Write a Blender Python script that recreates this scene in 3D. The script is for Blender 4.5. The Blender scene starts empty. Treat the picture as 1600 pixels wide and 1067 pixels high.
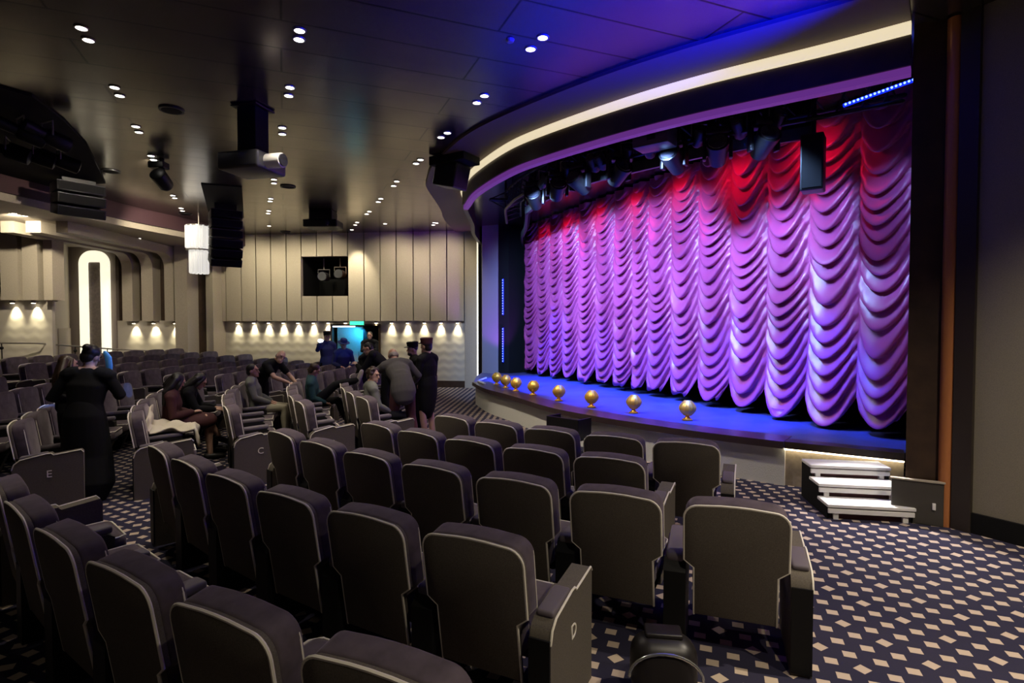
import bpy, bmesh, math, random
from math import sin, cos, pi, radians, atan2, hypot, sqrt
from mathutils import Vector, Matrix, Euler
random.seed(7)
SC = bpy.context.scene
COL = SC.collection

# ------------------------------------------------------------------ camera, world, exposure
CAM_H = 2.03
FPX = 880.0                                   # focal length in pixels of the 1600 px wide frame
PITCH = math.atan(24.5 / FPX)
cd = bpy.data.cameras.new('camera'); cam = bpy.data.objects.new('camera', cd); COL.objects.link(cam)
cd.sensor_width = 36; cd.lens = FPX / 1600 * 36; cd.clip_start = .05; cd.clip_end = 100
cam.location = (0, 0, CAM_H); cam.rotation_euler = (pi / 2 - PITCH, 0, 0)
SC.camera = cam
SC.view_settings.view_transform = 'Standard'; SC.view_settings.look = 'None'
SC.view_settings.exposure = 0.0; SC.view_settings.gamma = 1; SC.view_settings.use_curve_mapping = False
wd = bpy.data.worlds.new('world'); SC.world = wd; wd.use_nodes = True
wd.node_tree.nodes['Background'].inputs[0].default_value = (.9, .8, .75, 1)
wd.node_tree.nodes['Background'].inputs[1].default_value = .0045

def spot(name, loc, target, power, color, deg, blend=.5, radius=.05, parent=None):
    l = bpy.data.lights.new(name, 'SPOT'); l.energy = power; l.color = color
    l.spot_size = radians(deg); l.spot_blend = blend; l.shadow_soft_size = radius
    o = bpy.data.objects.new(name, l); COL.objects.link(o)
    loc, target = Vector(loc), Vector(target)
    o.rotation_euler = (target - loc).to_track_quat('-Z', 'Y').to_euler()
    o.location = loc
    if parent is not None:
        o.parent = parent; o.location = loc - parent.location
    return o

WARM = (1, .87, .68)
VIOLET = (.42, .22, 1.0)
# fixtureless spots added just behind the valance to wash the curtain
CW = (.30, .50, 1.0)
for (x, y, tx, ty, tz, e) in ((3.75, 6.05, 4.95, 7.15, 2.6, 80), (2.75, 6.85, 4.45, 8.3, 2.2, 320), (1.75, 7.65, 3.85, 9.7, 2.2, 640), (.85, 8.6, 3.2, 11.2, 2.2, 820), (.15, 9.7, 2.5, 12.7, 2.2, 900), (-.45, 10.9, 1.8, 14.3, 2.2, 900), (-.8, 12.4, 1.1, 15.9, 2.2, 900)):
    spot('curtain_wash_light', (x + .12, y + .10, 4.42), (tx, ty, tz), e * 1.08, CW, 84, .6, .06)
# blue and red heads inside the rig above the stage
for (x, y) in ((4.0, 7.9), (3.3, 9.4), (2.5, 11.2), (1.6, 13.2), (.9, 15.2)):
    spot('stage_floor_light', (x - .75, y - .35, 4.7), (x - .30, y - .15, .57), 3800, (.002, .045, 1.0), 46, .6, .06)
for t in (.10, .23, .36, .49, .62, .75, .88):
    x, y = .58 + 4.42 * t - .64, 17.1 - 10.04 * t - .28
    spot('curtain_top_light', (x, y, 4.72), (x + .64, y + .28, 4.15), 21, (1, .01, .07), 130, .9, .06)

# ------------------------------------------------------------------ helpers
SP_, CP_ = sin(PITCH), cos(PITCH)
def P(px, py, z):
    """point of the horizontal plane z seen at a photo pixel (used to measure plan positions)"""
    x = (px - 800) / FPX; y = (533.5 - py) / FPX
    d = (x, CP_ + y * SP_, -SP_ + y * CP_)
    t = (z - CAM_H) / d[2]
    return (d[0] * t, d[1] * t)
V_ = Vector
def proj(X, Y, Z):
    Z -= CAM_H; fw = Y * CP_ - Z * SP_
    return 800 + FPX * X / fw, 533.5 - FPX * (Y * SP_ + Z * CP_) / fw
def on_line(px, A, B, z=2.0):
    """plan point of the line A-B that is seen in pixel column px"""
    k = (px - 800) / FPX
    dx, dy = B[0] - A[0], B[1] - A[1]
    t = (k * (A[1] * CP_ - (z - CAM_H) * SP_) - A[0]) / (dx - k * dy * CP_)
    return (A[0] + dx * t, A[1] + dy * t)

def mat(name, col, rough=.6, metal=0., emis=None, es=0., sheen=0., noise=None, bump=None, spec=.5, coat=0.):
    m = bpy.data.materials.new(name); m.use_nodes = True
    nt = m.node_tree; b = nt.nodes['Principled BSDF']
    b.inputs['Base Color'].default_value = (*col, 1); b.inputs['Roughness'].default_value = rough
    b.inputs['Metallic'].default_value = metal; b.inputs['Specular IOR Level'].default_value = spec
    if coat: b.inputs['Coat Weight'].default_value = coat; b.inputs['Coat Roughness'].default_value = .1
    if emis: b.inputs['Emission Color'].default_value = (*emis, 1); b.inputs['Emission Strength'].default_value = es
    if sheen:
        b.inputs['Sheen Weight'].default_value = sheen; b.inputs['Sheen Roughness'].default_value = .4
        b.inputs['Sheen Tint'].default_value = (*[min(1, c * 3 + .2) for c in col], 1)
    if noise or bump:
        tc = nt.nodes.new('ShaderNodeTexCoord'); n = nt.nodes.new('ShaderNodeTexNoise')
        n.inputs['Scale'].default_value = (noise or bump)[0]; n.inputs['Detail'].default_value = 4
        nt.links.new(tc.outputs['Object'], n.inputs['Vector'])
        if noise:
            r = nt.nodes.new('ShaderNodeValToRGB')
            k = noise[1]
            r.color_ramp.elements[0].position = .3; r.color_ramp.elements[1].position = .7
            r.color_ramp.elements[0].color = (*[c * (1 - k) for c in col], 1)
            r.color_ramp.elements[1].color = (*[min(1, c * (1 + k)) for c in col], 1)
            nt.links.new(n.outputs['Fac'], r.inputs['Fac']); nt.links.new(r.outputs['Color'], b.inputs['Base Color'])
        if bump:
            bp = nt.nodes.new('ShaderNodeBump'); bp.inputs['Strength'].default_value = bump[1]; bp.inputs['Distance'].default_value = .01
            nt.links.new(n.outputs['Fac'], bp.inputs['Height']); nt.links.new(bp.outputs['Normal'], b.inputs['Normal'])
    return m

MT = dict(
    plush=mat('plush_velvet', (.092, .072, .084), .85, sheen=.6, noise=(9, .35), spec=.2),
    shell=mat('taupe_back_fabric', (.125, .108, .088), .85, noise=(160, .18), spec=.2),
    pipe=mat('pale_piping', (.85, .80, .68), .6),
    dark=mat('dark_seat_metal', (.008, .008, .008), .5, spec=.3),
    pad=mat('armrest_pad', (.12, .10, .115), .7, sheen=.4),
    black=mat('black_metal', (.005, .005, .0055), .42, spec=.35),
    blackmatte=mat('black_matte', (.006, .006, .006), .8, spec=.2),
    grey=mat('dark_grey_metal', (.05, .05, .055), .4),
    lens=mat('glass_lens', (.03, .03, .04), .05, spec=1.),
    lamp=mat('lamp_glow', (1, 1, 1), .5, emis=(1, .88, .68), es=16),
    down=mat('downlight_glow', (1, 1, 1), .5, emis=(1, .93, .82), es=9),
    ring=mat('downlight_ring', (.25, .23, .2), .35, .6),
    cove=mat('cove_light', (1, 1, 1), .5, emis=(1, .85, .56), es=.80),
    violet=mat('violet_lip_glow', (.03, .02, .04), .5, emis=(.28, .06, .50), es=.40),  # violet stage light on the lip, put in as emission
    led=mat('blue_led', (.5, .5, 1), .4, emis=(.10, .16, 1), es=6),
    ledbar=mat('blue_led_bar', (.05, .06, .3), .4, emis=(.002, .02, 1), es=1.6),
    brown=mat('brown_veneer', (.04, .022, .012), .42, noise=(6, .3)),
    brass=mat('bronze_trim', (.55, .21, .07), .35, .3),
    cream=mat('cream_panel', (.42, .37, .28), .6, noise=(30, .06)),
    beige=mat('beige_fabric_panel', (.36, .31, .235), .8, noise=(60, .10)),
    wallr=mat('olive_wall_fabric', (.22, .195, .14), .85, noise=(120, .12)),
    stagefloor=mat('stage_floor', (.06, .065, .20), .45, noise=(3, .2)),
    apron=mat('apron_border', (.045, .028, .03), .3),
    fascia=mat('stage_fascia', (.62, .62, .57), .7, bump=(90, .5)),
    white=mat('white_step_paint', (.78, .77, .74), .45),
    gold=mat('gold_leaf', (.80, .42, .045), .38, .5),
    skin=mat('skin', (.50, .30, .22), .55), skin2=mat('skin_tan', (.36, .20, .14), .55),
    hairb=mat('brown_hair', (.035, .018, .010), .5), haird=mat('dark_hair', (.008, .006, .006), .45), hairg=mat('grey_hair', (.20, .17, .15), .6),
    clblack=mat('black_cloth', (.006, .006, .007), .85, spec=.2), clgrey=mat('charcoal_wool', (.055, .05, .048), .9),
    clsage=mat('sage_cotton', (.16, .165, .14), .85), cltan=mat('khaki_cotton', (.36, .33, .24), .85), clred=mat('dark_red_cloth', (.045, .007, .009), .8),
    clteal=mat('dark_teal_cloth', (.012, .055, .062), .85), clnavy=mat('navy_cloth', (.02, .03, .12), .8), shoe=mat('dark_leather', (.012, .010, .010), .4),
    clmaroon=mat('maroon_cloth', (.07, .018, .022), .8), coat=mat('cream_wool', (.60, .55, .42), .9, bump=(60, .4)),
    sock=mat('pale_shoe', (.40, .36, .31), .7), hairlight=mat('blue_highlight', (.12, .45, .95), .5),  # the blue is beam light on hair, put into the colour
    eye=mat('dark_eye', (.01, .008, .008), .2),
)

def obj(name, bm, m=None, parent=None, smooth=False, recalc=True):
    if recalc: bmesh.ops.recalc_face_normals(bm, faces=bm.faces)
    me = bpy.data.meshes.new(name); bm.to_mesh(me); bm.free()
    o = bpy.data.objects.new(name, me); COL.objects.link(o)
    if m is not None: me.materials.append(MT[m] if isinstance(m, str) else m)
    if parent is not None: o.parent = parent
    if smooth:
        for p in me.polygons: p.use_smooth = True
        if smooth != 'all': me.set_sharp_from_angle(angle=radians(40))
    return o
def tag(o, label, cat, group=None):
    o['label'] = label; o['category'] = cat
    if group: o['group'] = group
    return o
def thing(name, label, cat, loc=(0, 0, 0), rz=0., group=None):
    o = bpy.data.objects.new(name, None); COL.objects.link(o); o.empty_display_size = .1
    o.location = loc; o.rotation_euler = (0, 0, rz)
    return tag(o, label, cat, group)
def struct(o): o['kind'] = 'structure'; return o
def kids(r): return [o for o in bpy.data.objects if o.parent == r]
def dup(root, loc, rz, label, group=None, tree=None):
    r = root.copy(); COL.objects.link(r); r.location = loc; r.rotation_euler = (0, 0, rz); r['label'] = label
    if group: r['group'] = group
    for ch, gs in (tree or [(c, kids(c)) for c in kids(root)]):
        c = ch.copy(); COL.objects.link(c); c.parent = r
        for g in gs:
            d = g.copy(); COL.objects.link(d); d.parent = c
    return r
def BM(): return bmesh.new()
def box(bm, c, s, rz=0., mtx=None):
    M = Matrix.Translation(c) @ Matrix.Rotation(rz, 4, 'Z') @ Matrix.Diagonal((*s, 1))
    if mtx is not None: M = mtx @ M
    return bmesh.ops.create_cube(bm, size=1, matrix=M)['verts']
def bevel(bm, w, seg=2, ang=30):
    es = [e for e in bm.edges if len(e.link_faces) == 2 and e.calc_face_angle(0) > radians(ang)]
    bmesh.ops.bevel(bm, geom=es, offset=w, segments=seg, affect='EDGES', profile=.5)
def rbox(bm, c, s, r, seg=2, rz=0., mtx=None):
    b = BM(); box(b, c, s, rz, mtx); bevel(b, r, seg)
    me = bpy.data.meshes.new('t'); b.to_mesh(me); b.free(); bm.from_mesh(me); bpy.data.meshes.remove(me)
def prism(bm, poly, z0, z1):
    v0 = [bm.verts.new((x, y, z0)) for x, y in poly]; v1 = [bm.verts.new((x, y, z1)) for x, y in poly]
    n = len(poly)
    for i in range(n): bm.faces.new((v0[i], v0[(i + 1) % n], v1[(i + 1) % n], v1[i]))
    bm.faces.new(v1); bm.faces.new(v0[::-1])
def cyl(bm, c, r, h, n=16, axis='Z', r2=None):
    M = Matrix.Translation(c)
    if axis == 'X': M = M @ Matrix.Rotation(pi / 2, 4, 'Y')
    if axis == 'Y': M = M @ Matrix.Rotation(pi / 2, 4, 'X')
    bmesh.ops.create_cone(bm, cap_ends=True, segments=n, radius1=r, radius2=r if r2 is None else r2, depth=h, matrix=M)
def rod(bm, a, b, r, n=8):
    a, b = Vector(a), Vector(b); d = b - a
    M = Matrix.Translation((a + b) / 2) @ d.to_track_quat('Z', 'Y').to_matrix().to_4x4()
    bmesh.ops.create_cone(bm, cap_ends=True, segments=n, radius1=r, radius2=r, depth=d.length, matrix=M)
def tube(bm, pts, rads, n=10, asp=1., right=None, caps=True, closed=False):
    """tapered tube along a path with rounded ends; asp squashes it across `right`"""
    pts = [Vector(p) for p in pts]
    if not isinstance(rads, (list, tuple)): rads = [rads] * len(pts)
    rads = list(rads)
    if caps and not closed:
        a, b = pts[0], pts[-1]; da = (pts[0] - pts[1]).normalized(); db = (pts[-1] - pts[-2]).normalized()
        r0, r1 = rads[0], rads[-1]
        pts = [a + da * r0 * .98, a + da * r0 * .75] + pts + [b + db * r1 * .75, b + db * r1 * .98]
        rads = [r0 * .2, r0 * .66] + rads + [r1 * .66, r1 * .2]
    rings = []; N = len(pts); prev = Vector(right) if right is not None else None
    for i in range(N):
        t = (pts[(i + 1) % N] - pts[i - 1]) if closed else (pts[min(i + 1, N - 1)] - pts[max(i - 1, 0)])
        t.normalize()
        u = prev if prev is not None else (Vector((0, 0, 1)) if abs(t.z) < .9 else Vector((1, 0, 0)))
        u = u - t * u.dot(t)
        if u.length < 1e-4: u = t.orthogonal()
        u.normalize(); prev = u; w = t.cross(u)
        rings.append([bm.verts.new(pts[i] + (u * cos(2 * pi * j / n) + w * sin(2 * pi * j / n) * asp) * rads[i]) for j in range(n)])
    for i in range(N if closed else N - 1):
        A, B = rings[i], rings[(i + 1) % N]
        for j in range(n): bm.faces.new((A[j], A[(j + 1) % n], B[(j + 1) % n], B[j]))
    if not closed: bm.faces.new(rings[0][::-1]); bm.faces.new(rings[-1])
def ell(bm, c, r, rot=None, n=16):
    M = Matrix.Translation(c)
    if rot is not None: M = M @ rot.to_4x4()
    bmesh.ops.create_uvsphere(bm, u_segments=n, v_segments=max(8, n * 3 // 4), radius=1, matrix=M @ Matrix.Diagonal((*r, 1)))
def lathe(bm, prof, n=24, c=(0, 0, 0), caps=True):
    rings = [[bm.verts.new((c[0] + r * cos(2 * pi * j / n), c[1] + r * sin(2 * pi * j / n), c[2] + z)) for j in range(n)] for r, z in prof]
    for A, B in zip(rings, rings[1:]):
        for j in range(n): bm.faces.new((A[j], A[(j + 1) % n], B[(j + 1) % n], B[j]))
    if caps: bm.faces.new(rings[0][::-1]); bm.faces.new(rings[-1])
def spline(pts, n=8):
    out = []; pts = [Vector(p) for p in pts]
    for i in range(len(pts) - 1):
        p0 = pts[max(i - 1, 0)]; p1 = pts[i]; p2 = pts[i + 1]; p3 = pts[min(i + 2, len(pts) - 1)]
        for k in range(n):
            t = k / n
            out.append(.5 * ((2 * p1) + (p2 - p0) * t + (2 * p0 - 5 * p1 + 4 * p2 - p3) * t * t + (3 * p1 - p0 - 3 * p2 + p3) * t ** 3))
    out.append(pts[-1]); return out
def offset2(path, d):
    out = []
    for i, p in enumerate(path):
        t = (path[min(i + 1, len(path) - 1)] - path[max(i - 1, 0)]); t = Vector((t.x, t.y)).normalized()
        out.append(Vector((p.x + t.y * d, p.y - t.x * d)))
    return out
def band(bm, pa, pb, z0, z1):
    """solid ribbon between two plan paths from z0 to z1"""
    q = []
    for a, b in zip(pa, pb):
        q.append([bm.verts.new((a.x, a.y, z0)), bm.verts.new((b.x, b.y, z0)), bm.verts.new((b.x, b.y, z1)), bm.verts.new((a.x, a.y, z1))])
    for A, B in zip(q, q[1:]):
        for j in range(4): bm.faces.new((A[j], A[(j + 1) % 4], B[(j + 1) % 4], B[j]))
    bm.faces.new(q[0]); bm.faces.new(q[-1][::-1])

# ------------------------------------------------------------------ plan constants
CX, CY = 4.8, 12.8                              # centre of the seating arcs (mid stage)
RING = [8.09, 8.98, 9.90, 10.95, 12.02, 13.05, 14.08, 15.1, 16.1]
ZC = 5.10                                       # ceiling height
def zf(x, y): return max(0., .09 * (hypot(x - CX, y - CY) - 12.4))
FARA, FARB = (-10.4, 19.4), (-1.1, 18.4)
STZ = .57
EDGE = [P(*q, STZ) for q in ((740, 597), (760, 607), (800, 618), (860, 636), (925, 649), (1000, 661), (1100, 675), (1225, 690))]
SEND = (4.5, 6.42)
CUR0, CUR1 = (.58, 17.1), (5.0, 7.06)

# ------------------------------------------------------------------ floor with woven carpet
def carpet_material():
    m = bpy.data.materials.new('diamond_carpet'); m.use_nodes = True; nt = m.node_tree; N = nt.nodes; L = nt.links
    b = N['Principled BSDF']; b.inputs['Roughness'].default_value = .95; b.inputs['Specular IOR Level'].default_value = .1
    tc = N.new('ShaderNodeTexCoord'); sp = N.new('ShaderNodeSeparateXYZ'); L.new(tc.outputs['Object'], sp.inputs[0])
    def mth(op, a, b=None, c=None):
        n = N.new('ShaderNodeMath'); n.operation = op
        for i, v in enumerate((a, b, c)):
            if v is None: continue
            if isinstance(v, (int, float)): n.inputs[i].default_value = v
            else: L.new(v, n.inputs[i])
        return n.outputs[0]
    v1, v2 = (.012, .15), (.15, .064)           # lattice of the pattern, metres
    det = v1[0] * v2[1] - v1[1] * v2[0]
    x, y = sp.outputs[0], sp.outputs[1]
    a = mth('ADD', mth('MULTIPLY', x, v2[1] / det), mth('MULTIPLY', y, -v2[0] / det))
    c = mth('ADD', mth('MULTIPLY', x, -v1[1] / det), mth('MULTIPLY', y, v1[0] / det))
    ia, ic = mth('FLOOR', a), mth('FLOOR', c)
    fa, fc = mth('SUBTRACT', mth('SUBTRACT', a, ia), .5), mth('SUBTRACT', mth('SUBTRACT', c, ic), .5)
    lx = mth('ADD', mth('MULTIPLY', fa, v1[0]), mth('MULTIPLY', fc, v2[0]))
    ly = mth('ADD', mth('MULTIPLY', fa, v1[1]), mth('MULTIPLY', fc, v2[1]))
    def sq(ang, w, h):
        p = mth('ABSOLUTE', mth('ADD', mth('MULTIPLY', lx, cos(ang)), mth('MULTIPLY', ly, sin(ang))))
        q = mth('ABSOLUTE', mth('ADD', mth('MULTIPLY', lx, -sin(ang)), mth('MULTIPLY', ly, cos(ang))))
        return mth('MULTIPLY', mth('LESS_THAN', p, w), mth('LESS_THAN', q, h))
    isd = mth('LESS_THAN', mth('FLOORED_MODULO', mth('ADD', ia, mth('MULTIPLY', ic, 2)), 5), .5)
    s = mth('ADD', mth('MULTIPLY', sq(radians(-20), .036, .033), mth('SUBTRACT', 1, isd)), mth('MULTIPLY', sq(radians(28), .037, .035), isd))
    nz = N.new('ShaderNodeTexNoise'); nz.inputs['Scale'].default_value = 1.3; nz.inputs['Detail'].default_value = 6
    L.new(tc.outputs['Object'], nz.inputs['Vector'])
    nav = N.new('ShaderNodeMix'); nav.data_type = 'RGBA'; nav.inputs[6].default_value = (.020, .020, .045, 1); nav.inputs[7].default_value = (.040, .036, .060, 1)
    L.new(nz.outputs['Fac'], nav.inputs[0])
    mx = N.new('ShaderNodeMix'); mx.data_type = 'RGBA'; L.new(s, mx.inputs[0]); L.new(nav.outputs[2], mx.inputs[6]); mx.inputs[7].default_value = (.50, .40, .31, 1)
    L.new(mx.outputs[2], b.inputs['Base Color'])
    fz = N.new('ShaderNodeTexNoise'); fz.inputs['Scale'].default_value = 250; L.new(tc.outputs['Object'], fz.inputs['Vector'])
    bp = N.new('ShaderNodeBump'); bp.inputs['Strength'].default_value = .4; bp.inputs['Distance'].default_value = .004
    L.new(fz.outputs['Fac'], bp.inputs['Height']); L.new(bp.outputs['Normal'], b.inputs['Normal'])
    return m
bm = BM(); st = .5
nx, ny = int(26 / st), int(26 / st)
g = [[bm.verts.new((-17 + i * st, -4 + j * st, zf(-17 + i * st, -4 + j * st))) for j in range(ny + 1)] for i in range(nx + 1)]
for i in range(nx):
    for j in range(ny): bm.faces.new((g[i][j], g[i + 1][j], g[i + 1][j + 1], g[i][j + 1]))
struct(obj('floor', bm, carpet_material(), smooth='all'))

# ------------------------------------------------------------------ ceiling of lacquered panels
def ceiling_material():
    m = bpy.data.materials.new('lacquer_ceiling'); m.use_nodes = True; nt = m.node_tree; N = nt.nodes; L = nt.links
    b = N['Principled BSDF']
    tc = N.new('ShaderNodeTexCoord'); mp = N.new('ShaderNodeMapping'); mp.inputs['Rotation'].default_value = (0, 0, radians(-22))
    L.new(tc.outputs['Object'], mp.inputs['Vector'])
    br = N.new('ShaderNodeTexBrick'); br.inputs['Scale'].default_value = 1; br.inputs['Brick Width'].default_value = 4.2; br.inputs['Row Height'].default_value = .62
    br.inputs['Mortar Size'].default_value = .012; br.inputs['Mortar Smooth'].default_value = .1
    br.inputs['Color1'].default_value = (.135, .115, .088, 1); br.inputs['Color2'].default_value = (.118, .10, .08, 1); br.inputs['Mortar'].default_value = (.01, .01, .01, 1)
    L.new(mp.outputs[0], br.inputs['Vector']); L.new(br.outputs['Color'], b.inputs['Base Color'])
    b.inputs['Metallic'].default_value = .75
    nz = N.new('ShaderNodeTexNoise'); nz.inputs['Scale'].default_value = 1.2; nz.inputs['Detail'].default_value = 2; L.new(tc.outputs['Object'], nz.inputs['Vector'])
    mr = N.new('ShaderNodeMapRange'); mr.inputs['To Min'].default_value = .17; mr.inputs['To Max'].default_value = .27
    L.new(nz.outputs['Fac'], mr.inputs['Value']); L.new(mr.outputs[0], b.inputs['Roughness'])
    bp = N.new('ShaderNodeBump'); bp.inputs['Strength'].default_value = .25; bp.inputs['Distance'].default_value = .02
    L.new(nz.outputs['Fac'], bp.inputs['Height']); L.new(bp.outputs['Normal'], b.inputs['Normal'])
    return m
bm = BM(); prism(bm, [(-10.35, -3), (8.5, -3), (8.5, 19.8), (-9.3, 19.8), (-9.4, 16.5), (-10.3, 11.3)], ZC, ZC + .1)
struct(obj('ceiling', bm, ceiling_material()))

# ------------------------------------------------------------------ far wall: panels above, wave relief with lamps below
def wave_material():
    m = mat('wave_relief_panel', (.46, .42, .34), .7); nt = m.node_tree; N = nt.nodes; L = nt.links
    tc = N.new('ShaderNodeTexCoord'); w = N.new('ShaderNodeTexWave'); w.bands_direction = 'Z'; w.inputs['Scale'].default_value = 1.2
    sp = N.new('ShaderNodeSeparateXYZ'); L.new(tc.outputs['Object'], sp.inputs[0])
    s = N.new('ShaderNodeMath'); s.operation = 'MULTIPLY'; s.inputs[1].default_value = 2 * pi / .36; L.new(sp.outputs[0], s.inputs[0])
    s2 = N.new('ShaderNodeMath'); s2.operation = 'SINE'; L.new(s.outputs[0], s2.inputs[0])
    s3 = N.new('ShaderNodeMath'); s3.operation = 'MULTIPLY_ADD'; s3.inputs[1].default_value = .035; L.new(s2.outputs[0], s3.inputs[0]); L.new(sp.outputs[2], s3.inputs[2])
    cb = N.new('ShaderNodeCombineXYZ'); L.new(s3.outputs[0], cb.inputs[2]); L.new(cb.outputs[0], w.inputs['Vector'])
    bp = N.new('ShaderNodeBump'); bp.inputs['Strength'].default_value = .10; bp.inputs['Distance'].default_value = .04
    L.new(w.outputs['Fac'], bp.inputs['Height']); L.new(bp.outputs['Normal'], N['Principled BSDF'].inputs['Normal'])
    return m
MT['wave'] = wave_material()
def wall_seg(bm, a, b, z0, z1, thick=.1, off=0.):
    """wall slab between two plan points, its seen face `off` in front of the line (towards the camera)"""
    a, b = Vector(a), Vector(b); t = (b - a).normalized(); n = Vector((t.y, -t.x))
    if n.y > 0: n = -n
    p = [a + n * off, b + n * off, b + n * (off - thick), a + n * (off - thick)]
    prism(bm, [(q.x, q.y) for q in p], z0, z1)
LEDGE = 2.19
def fw(px, z=2.0): return on_line(px, FARA, FARB, z)
bm = BM()
seams = [330, 358, 382, 405, 428, 452, 475, 499, 523, 547, 572, 597, 622, 648, 674, 700, 727]
for s0, s1 in zip(seams, seams[1:]):
    a, b = Vector(fw(s0)), Vector(fw(s1)); t = (b - a).normalized() * .018
    zs = [(LEDGE, ZC)]
    if 474 < s0 < 547: zs = [(LEDGE, 3.02), (4.34, ZC)]
    for z0, z1 in zs:
        q = BM(); wall_seg(q, a + t, b - t, z0, z1, .16, .16); bevel(q, .02, 2)
        me = bpy.data.meshes.new('t'); q.to_mesh(me); q.free(); bm.from_mesh(me); bpy.data.meshes.remove(me)
wall_seg(bm, fw(727), FARB, 0, ZC, .16, .10)
struct(obj('wall_far', bm, 'beige'))
bm = BM()                                             # dark backing seen in the seams, open at the booth
wall_seg(bm, FARA, fw(475), LEDGE, ZC, .06, .0); wall_seg(bm, fw(547), FARB, LEDGE, ZC, .06, .0)
wall_seg(bm, fw(475), fw(547), LEDGE, 3.02, .06, 0); wall_seg(bm, fw(475), fw(547), 4.34, ZC, .06, 0)
struct(obj('wall_far_backing', bm, 'brown'))
bm = BM(); wall_seg(bm, fw(330), fw(518), .0, LEDGE, .1, -.05); wall_seg(bm, fw(593), fw(727), .0, LEDGE, .1, -.05); wall_seg(bm, fw(518), fw(593), 2.06, LEDGE, .1, -.05)
struct(obj('wall_far_lower', bm, 'wave'))
bm = BM(); wall_seg(bm, fw(605), fw(735), 0, .22, .05, .0); wall_seg(bm, fw(330), fw(516), 0, .22, .05, .0)
struct(obj('baseboard_far', bm, 'brown'))
# projection booth
a, b = Vector(fw(475)), Vector(fw(547)); t = (b - a).normalized(); n = Vector((-t.y, t.x))
bm = BM()
for (p, q) in ((a, a + n * 1.2), (a + n * 1.2, b + n * 1.2)): prism(bm, [tuple(p), tuple(q), tuple(q + n * .04 - t * .04), tuple(p - t * .04)], 3.0, 4.36)
prism(bm, [tuple(a), tuple(b), tuple(b + n * 1.2), tuple(a + n * 1.2)], 2.98, 3.02); prism(bm, [tuple(a), tuple(b), tuple(b + n * 1.2), tuple(a + n * 1.2)], 4.34, 4.38)
struct(obj('window_1', bm, 'blackmatte'))
bm = BM(); prism(bm, [tuple(b), tuple(b + n * 1.2), tuple(b + n * 1.2 + t * .05), tuple(b + t * .05)], 3.0, 4.36)
struct(obj('trim_1', bm, 'brass'))
def booth_light(px, z, lab):
    p = Vector(fw(px, z)) + n * .45
    r = thing('spotlight', lab, 'spotlight', (p.x, p.y, z), 0, 'lights in the projection booth')
    q = BM(); cyl(q, (0, 0, 0), .15, .42, 18, 'Y'); cyl(q, (0, .26, 0), .11, .12, 18, 'Y'); obj('housing', q, 'grey', r, True)
    q = BM(); lathe(q, [(.14, -.02), (.165, 0), (.155, .02)], 18, caps=False); M = Matrix.Translation((0, -.21, 0)) @ Matrix.Rotation(pi / 2, 4, 'X'); bmesh.ops.transform(q, matrix=M, verts=q.verts); obj('lens', q, 'lens', r, True)
    q = BM(); tube(q, [(-.2, 0, 0), (-.2, 0, .24), (.2, 0, .24), (.2, 0, 0)], .015, 6); rod(q, (0, 0, .24), (0, 0, 4.34 - z), .02); obj('yoke', q, 'ring', r)
booth_light(497, 3.72, 'dark stage spotlight hanging at the brighter-rimmed window of the far panelled wall, first of two')
booth_light(523, 3.80, 'dark stage spotlight hanging next to the bronze reveal of the far wall window')
spot('booth_glow', (*(Vector(fw(533)) + n * .3), 4.25), (*(Vector(fw(545)) + n * .9), 3.3), 10, (1, .6, .35), 100, .6, .05)

def wall_lamp(x, y, z, lab, grp, yaw=0., power=85, proto=[None]):
    if proto[0] is None:
        r = thing('wall_lamp', lab, 'lamp', (x, y, z), yaw, grp)
        q = BM(); lathe(q, [(.05, -.035), (.06, -.03), (.06, .03), (.05, .035)], 16); obj('housing', q, 'ring', r, True)
        q = BM(); lathe(q, [(.045, -.042), (.047, -.036)], 16); obj('lens', q, 'lamp', r)
        s = spot('lamp_light', (x, y, z - .05), (x, y + .24, z - .6), power, (1, .90, .62), 68, 1., .02, r); s.location = (0, 0, -.05)
        proto[0] = (r, [(c, []) for c in kids(r)])
    else: r = dup(proto[0][0], (x, y, z), yaw, lab, grp, proto[0][1])
    return r
lx = [347, 372, 397, 420, 443, 466, 490, 513, 540, 563, 588, 612, 637, 663, 689, 715]
ordn = ['first', 'second', 'third', 'fourth', 'fifth', 'sixth', 'seventh', 'eighth', 'ninth', 'tenth', 'eleventh', 'twelfth', 'thirteenth', 'fourteenth', 'fifteenth', 'sixteenth']
for i, px in enumerate(lx):
    p = fw(px, 2.1); wall_lamp(p[0], p[1] - .03, LEDGE - .037, 'small wall washer lamp under the far wall ledge, %s counted towards the stage' % ordn[i], 'wall washers on the far wall')

# door with blue-lit vestibule behind
a, b = Vector(fw(518)), Vector(fw(593)); t = (b - a).normalized(); n = Vector((-t.y, t.x))
bm = BM(); m_ = Vector(fw(562))
prism(bm, [tuple(a + n * 1.6 - t * .3), tuple(b + n * 1.6 + t * .3), tuple(b + n * 1.7 + t * .3), tuple(a + n * 1.7 - t * .3)], 0, 2.3)
prism(bm, [tuple(a + n * .08 - t * .25), tuple(a + n * 1.6 - t * .25), tuple(a + n * 1.6 - t * .3), tuple(a + n * .08 - t * .3)], 0, 2.3)
prism(bm, [tuple(a + n * .08 - t * .3), tuple(b + n * .08 + t * .3), tuple(b + n * 1.7 + t * .3), tuple(a + n * 1.7 - t * .3)], 2.25, 2.3)
struct(obj('wall_vestibule', bm, 'cream'))
bm = BM()
for p in (a, b): wall_seg(bm, p - t * .03, p + t * .03, 0, 2.09, .14, .03)
wall_seg(bm, a, b, 2.03, 2.09, .14, .03)
struct(obj('door_1', bm, 'brown'))
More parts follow.
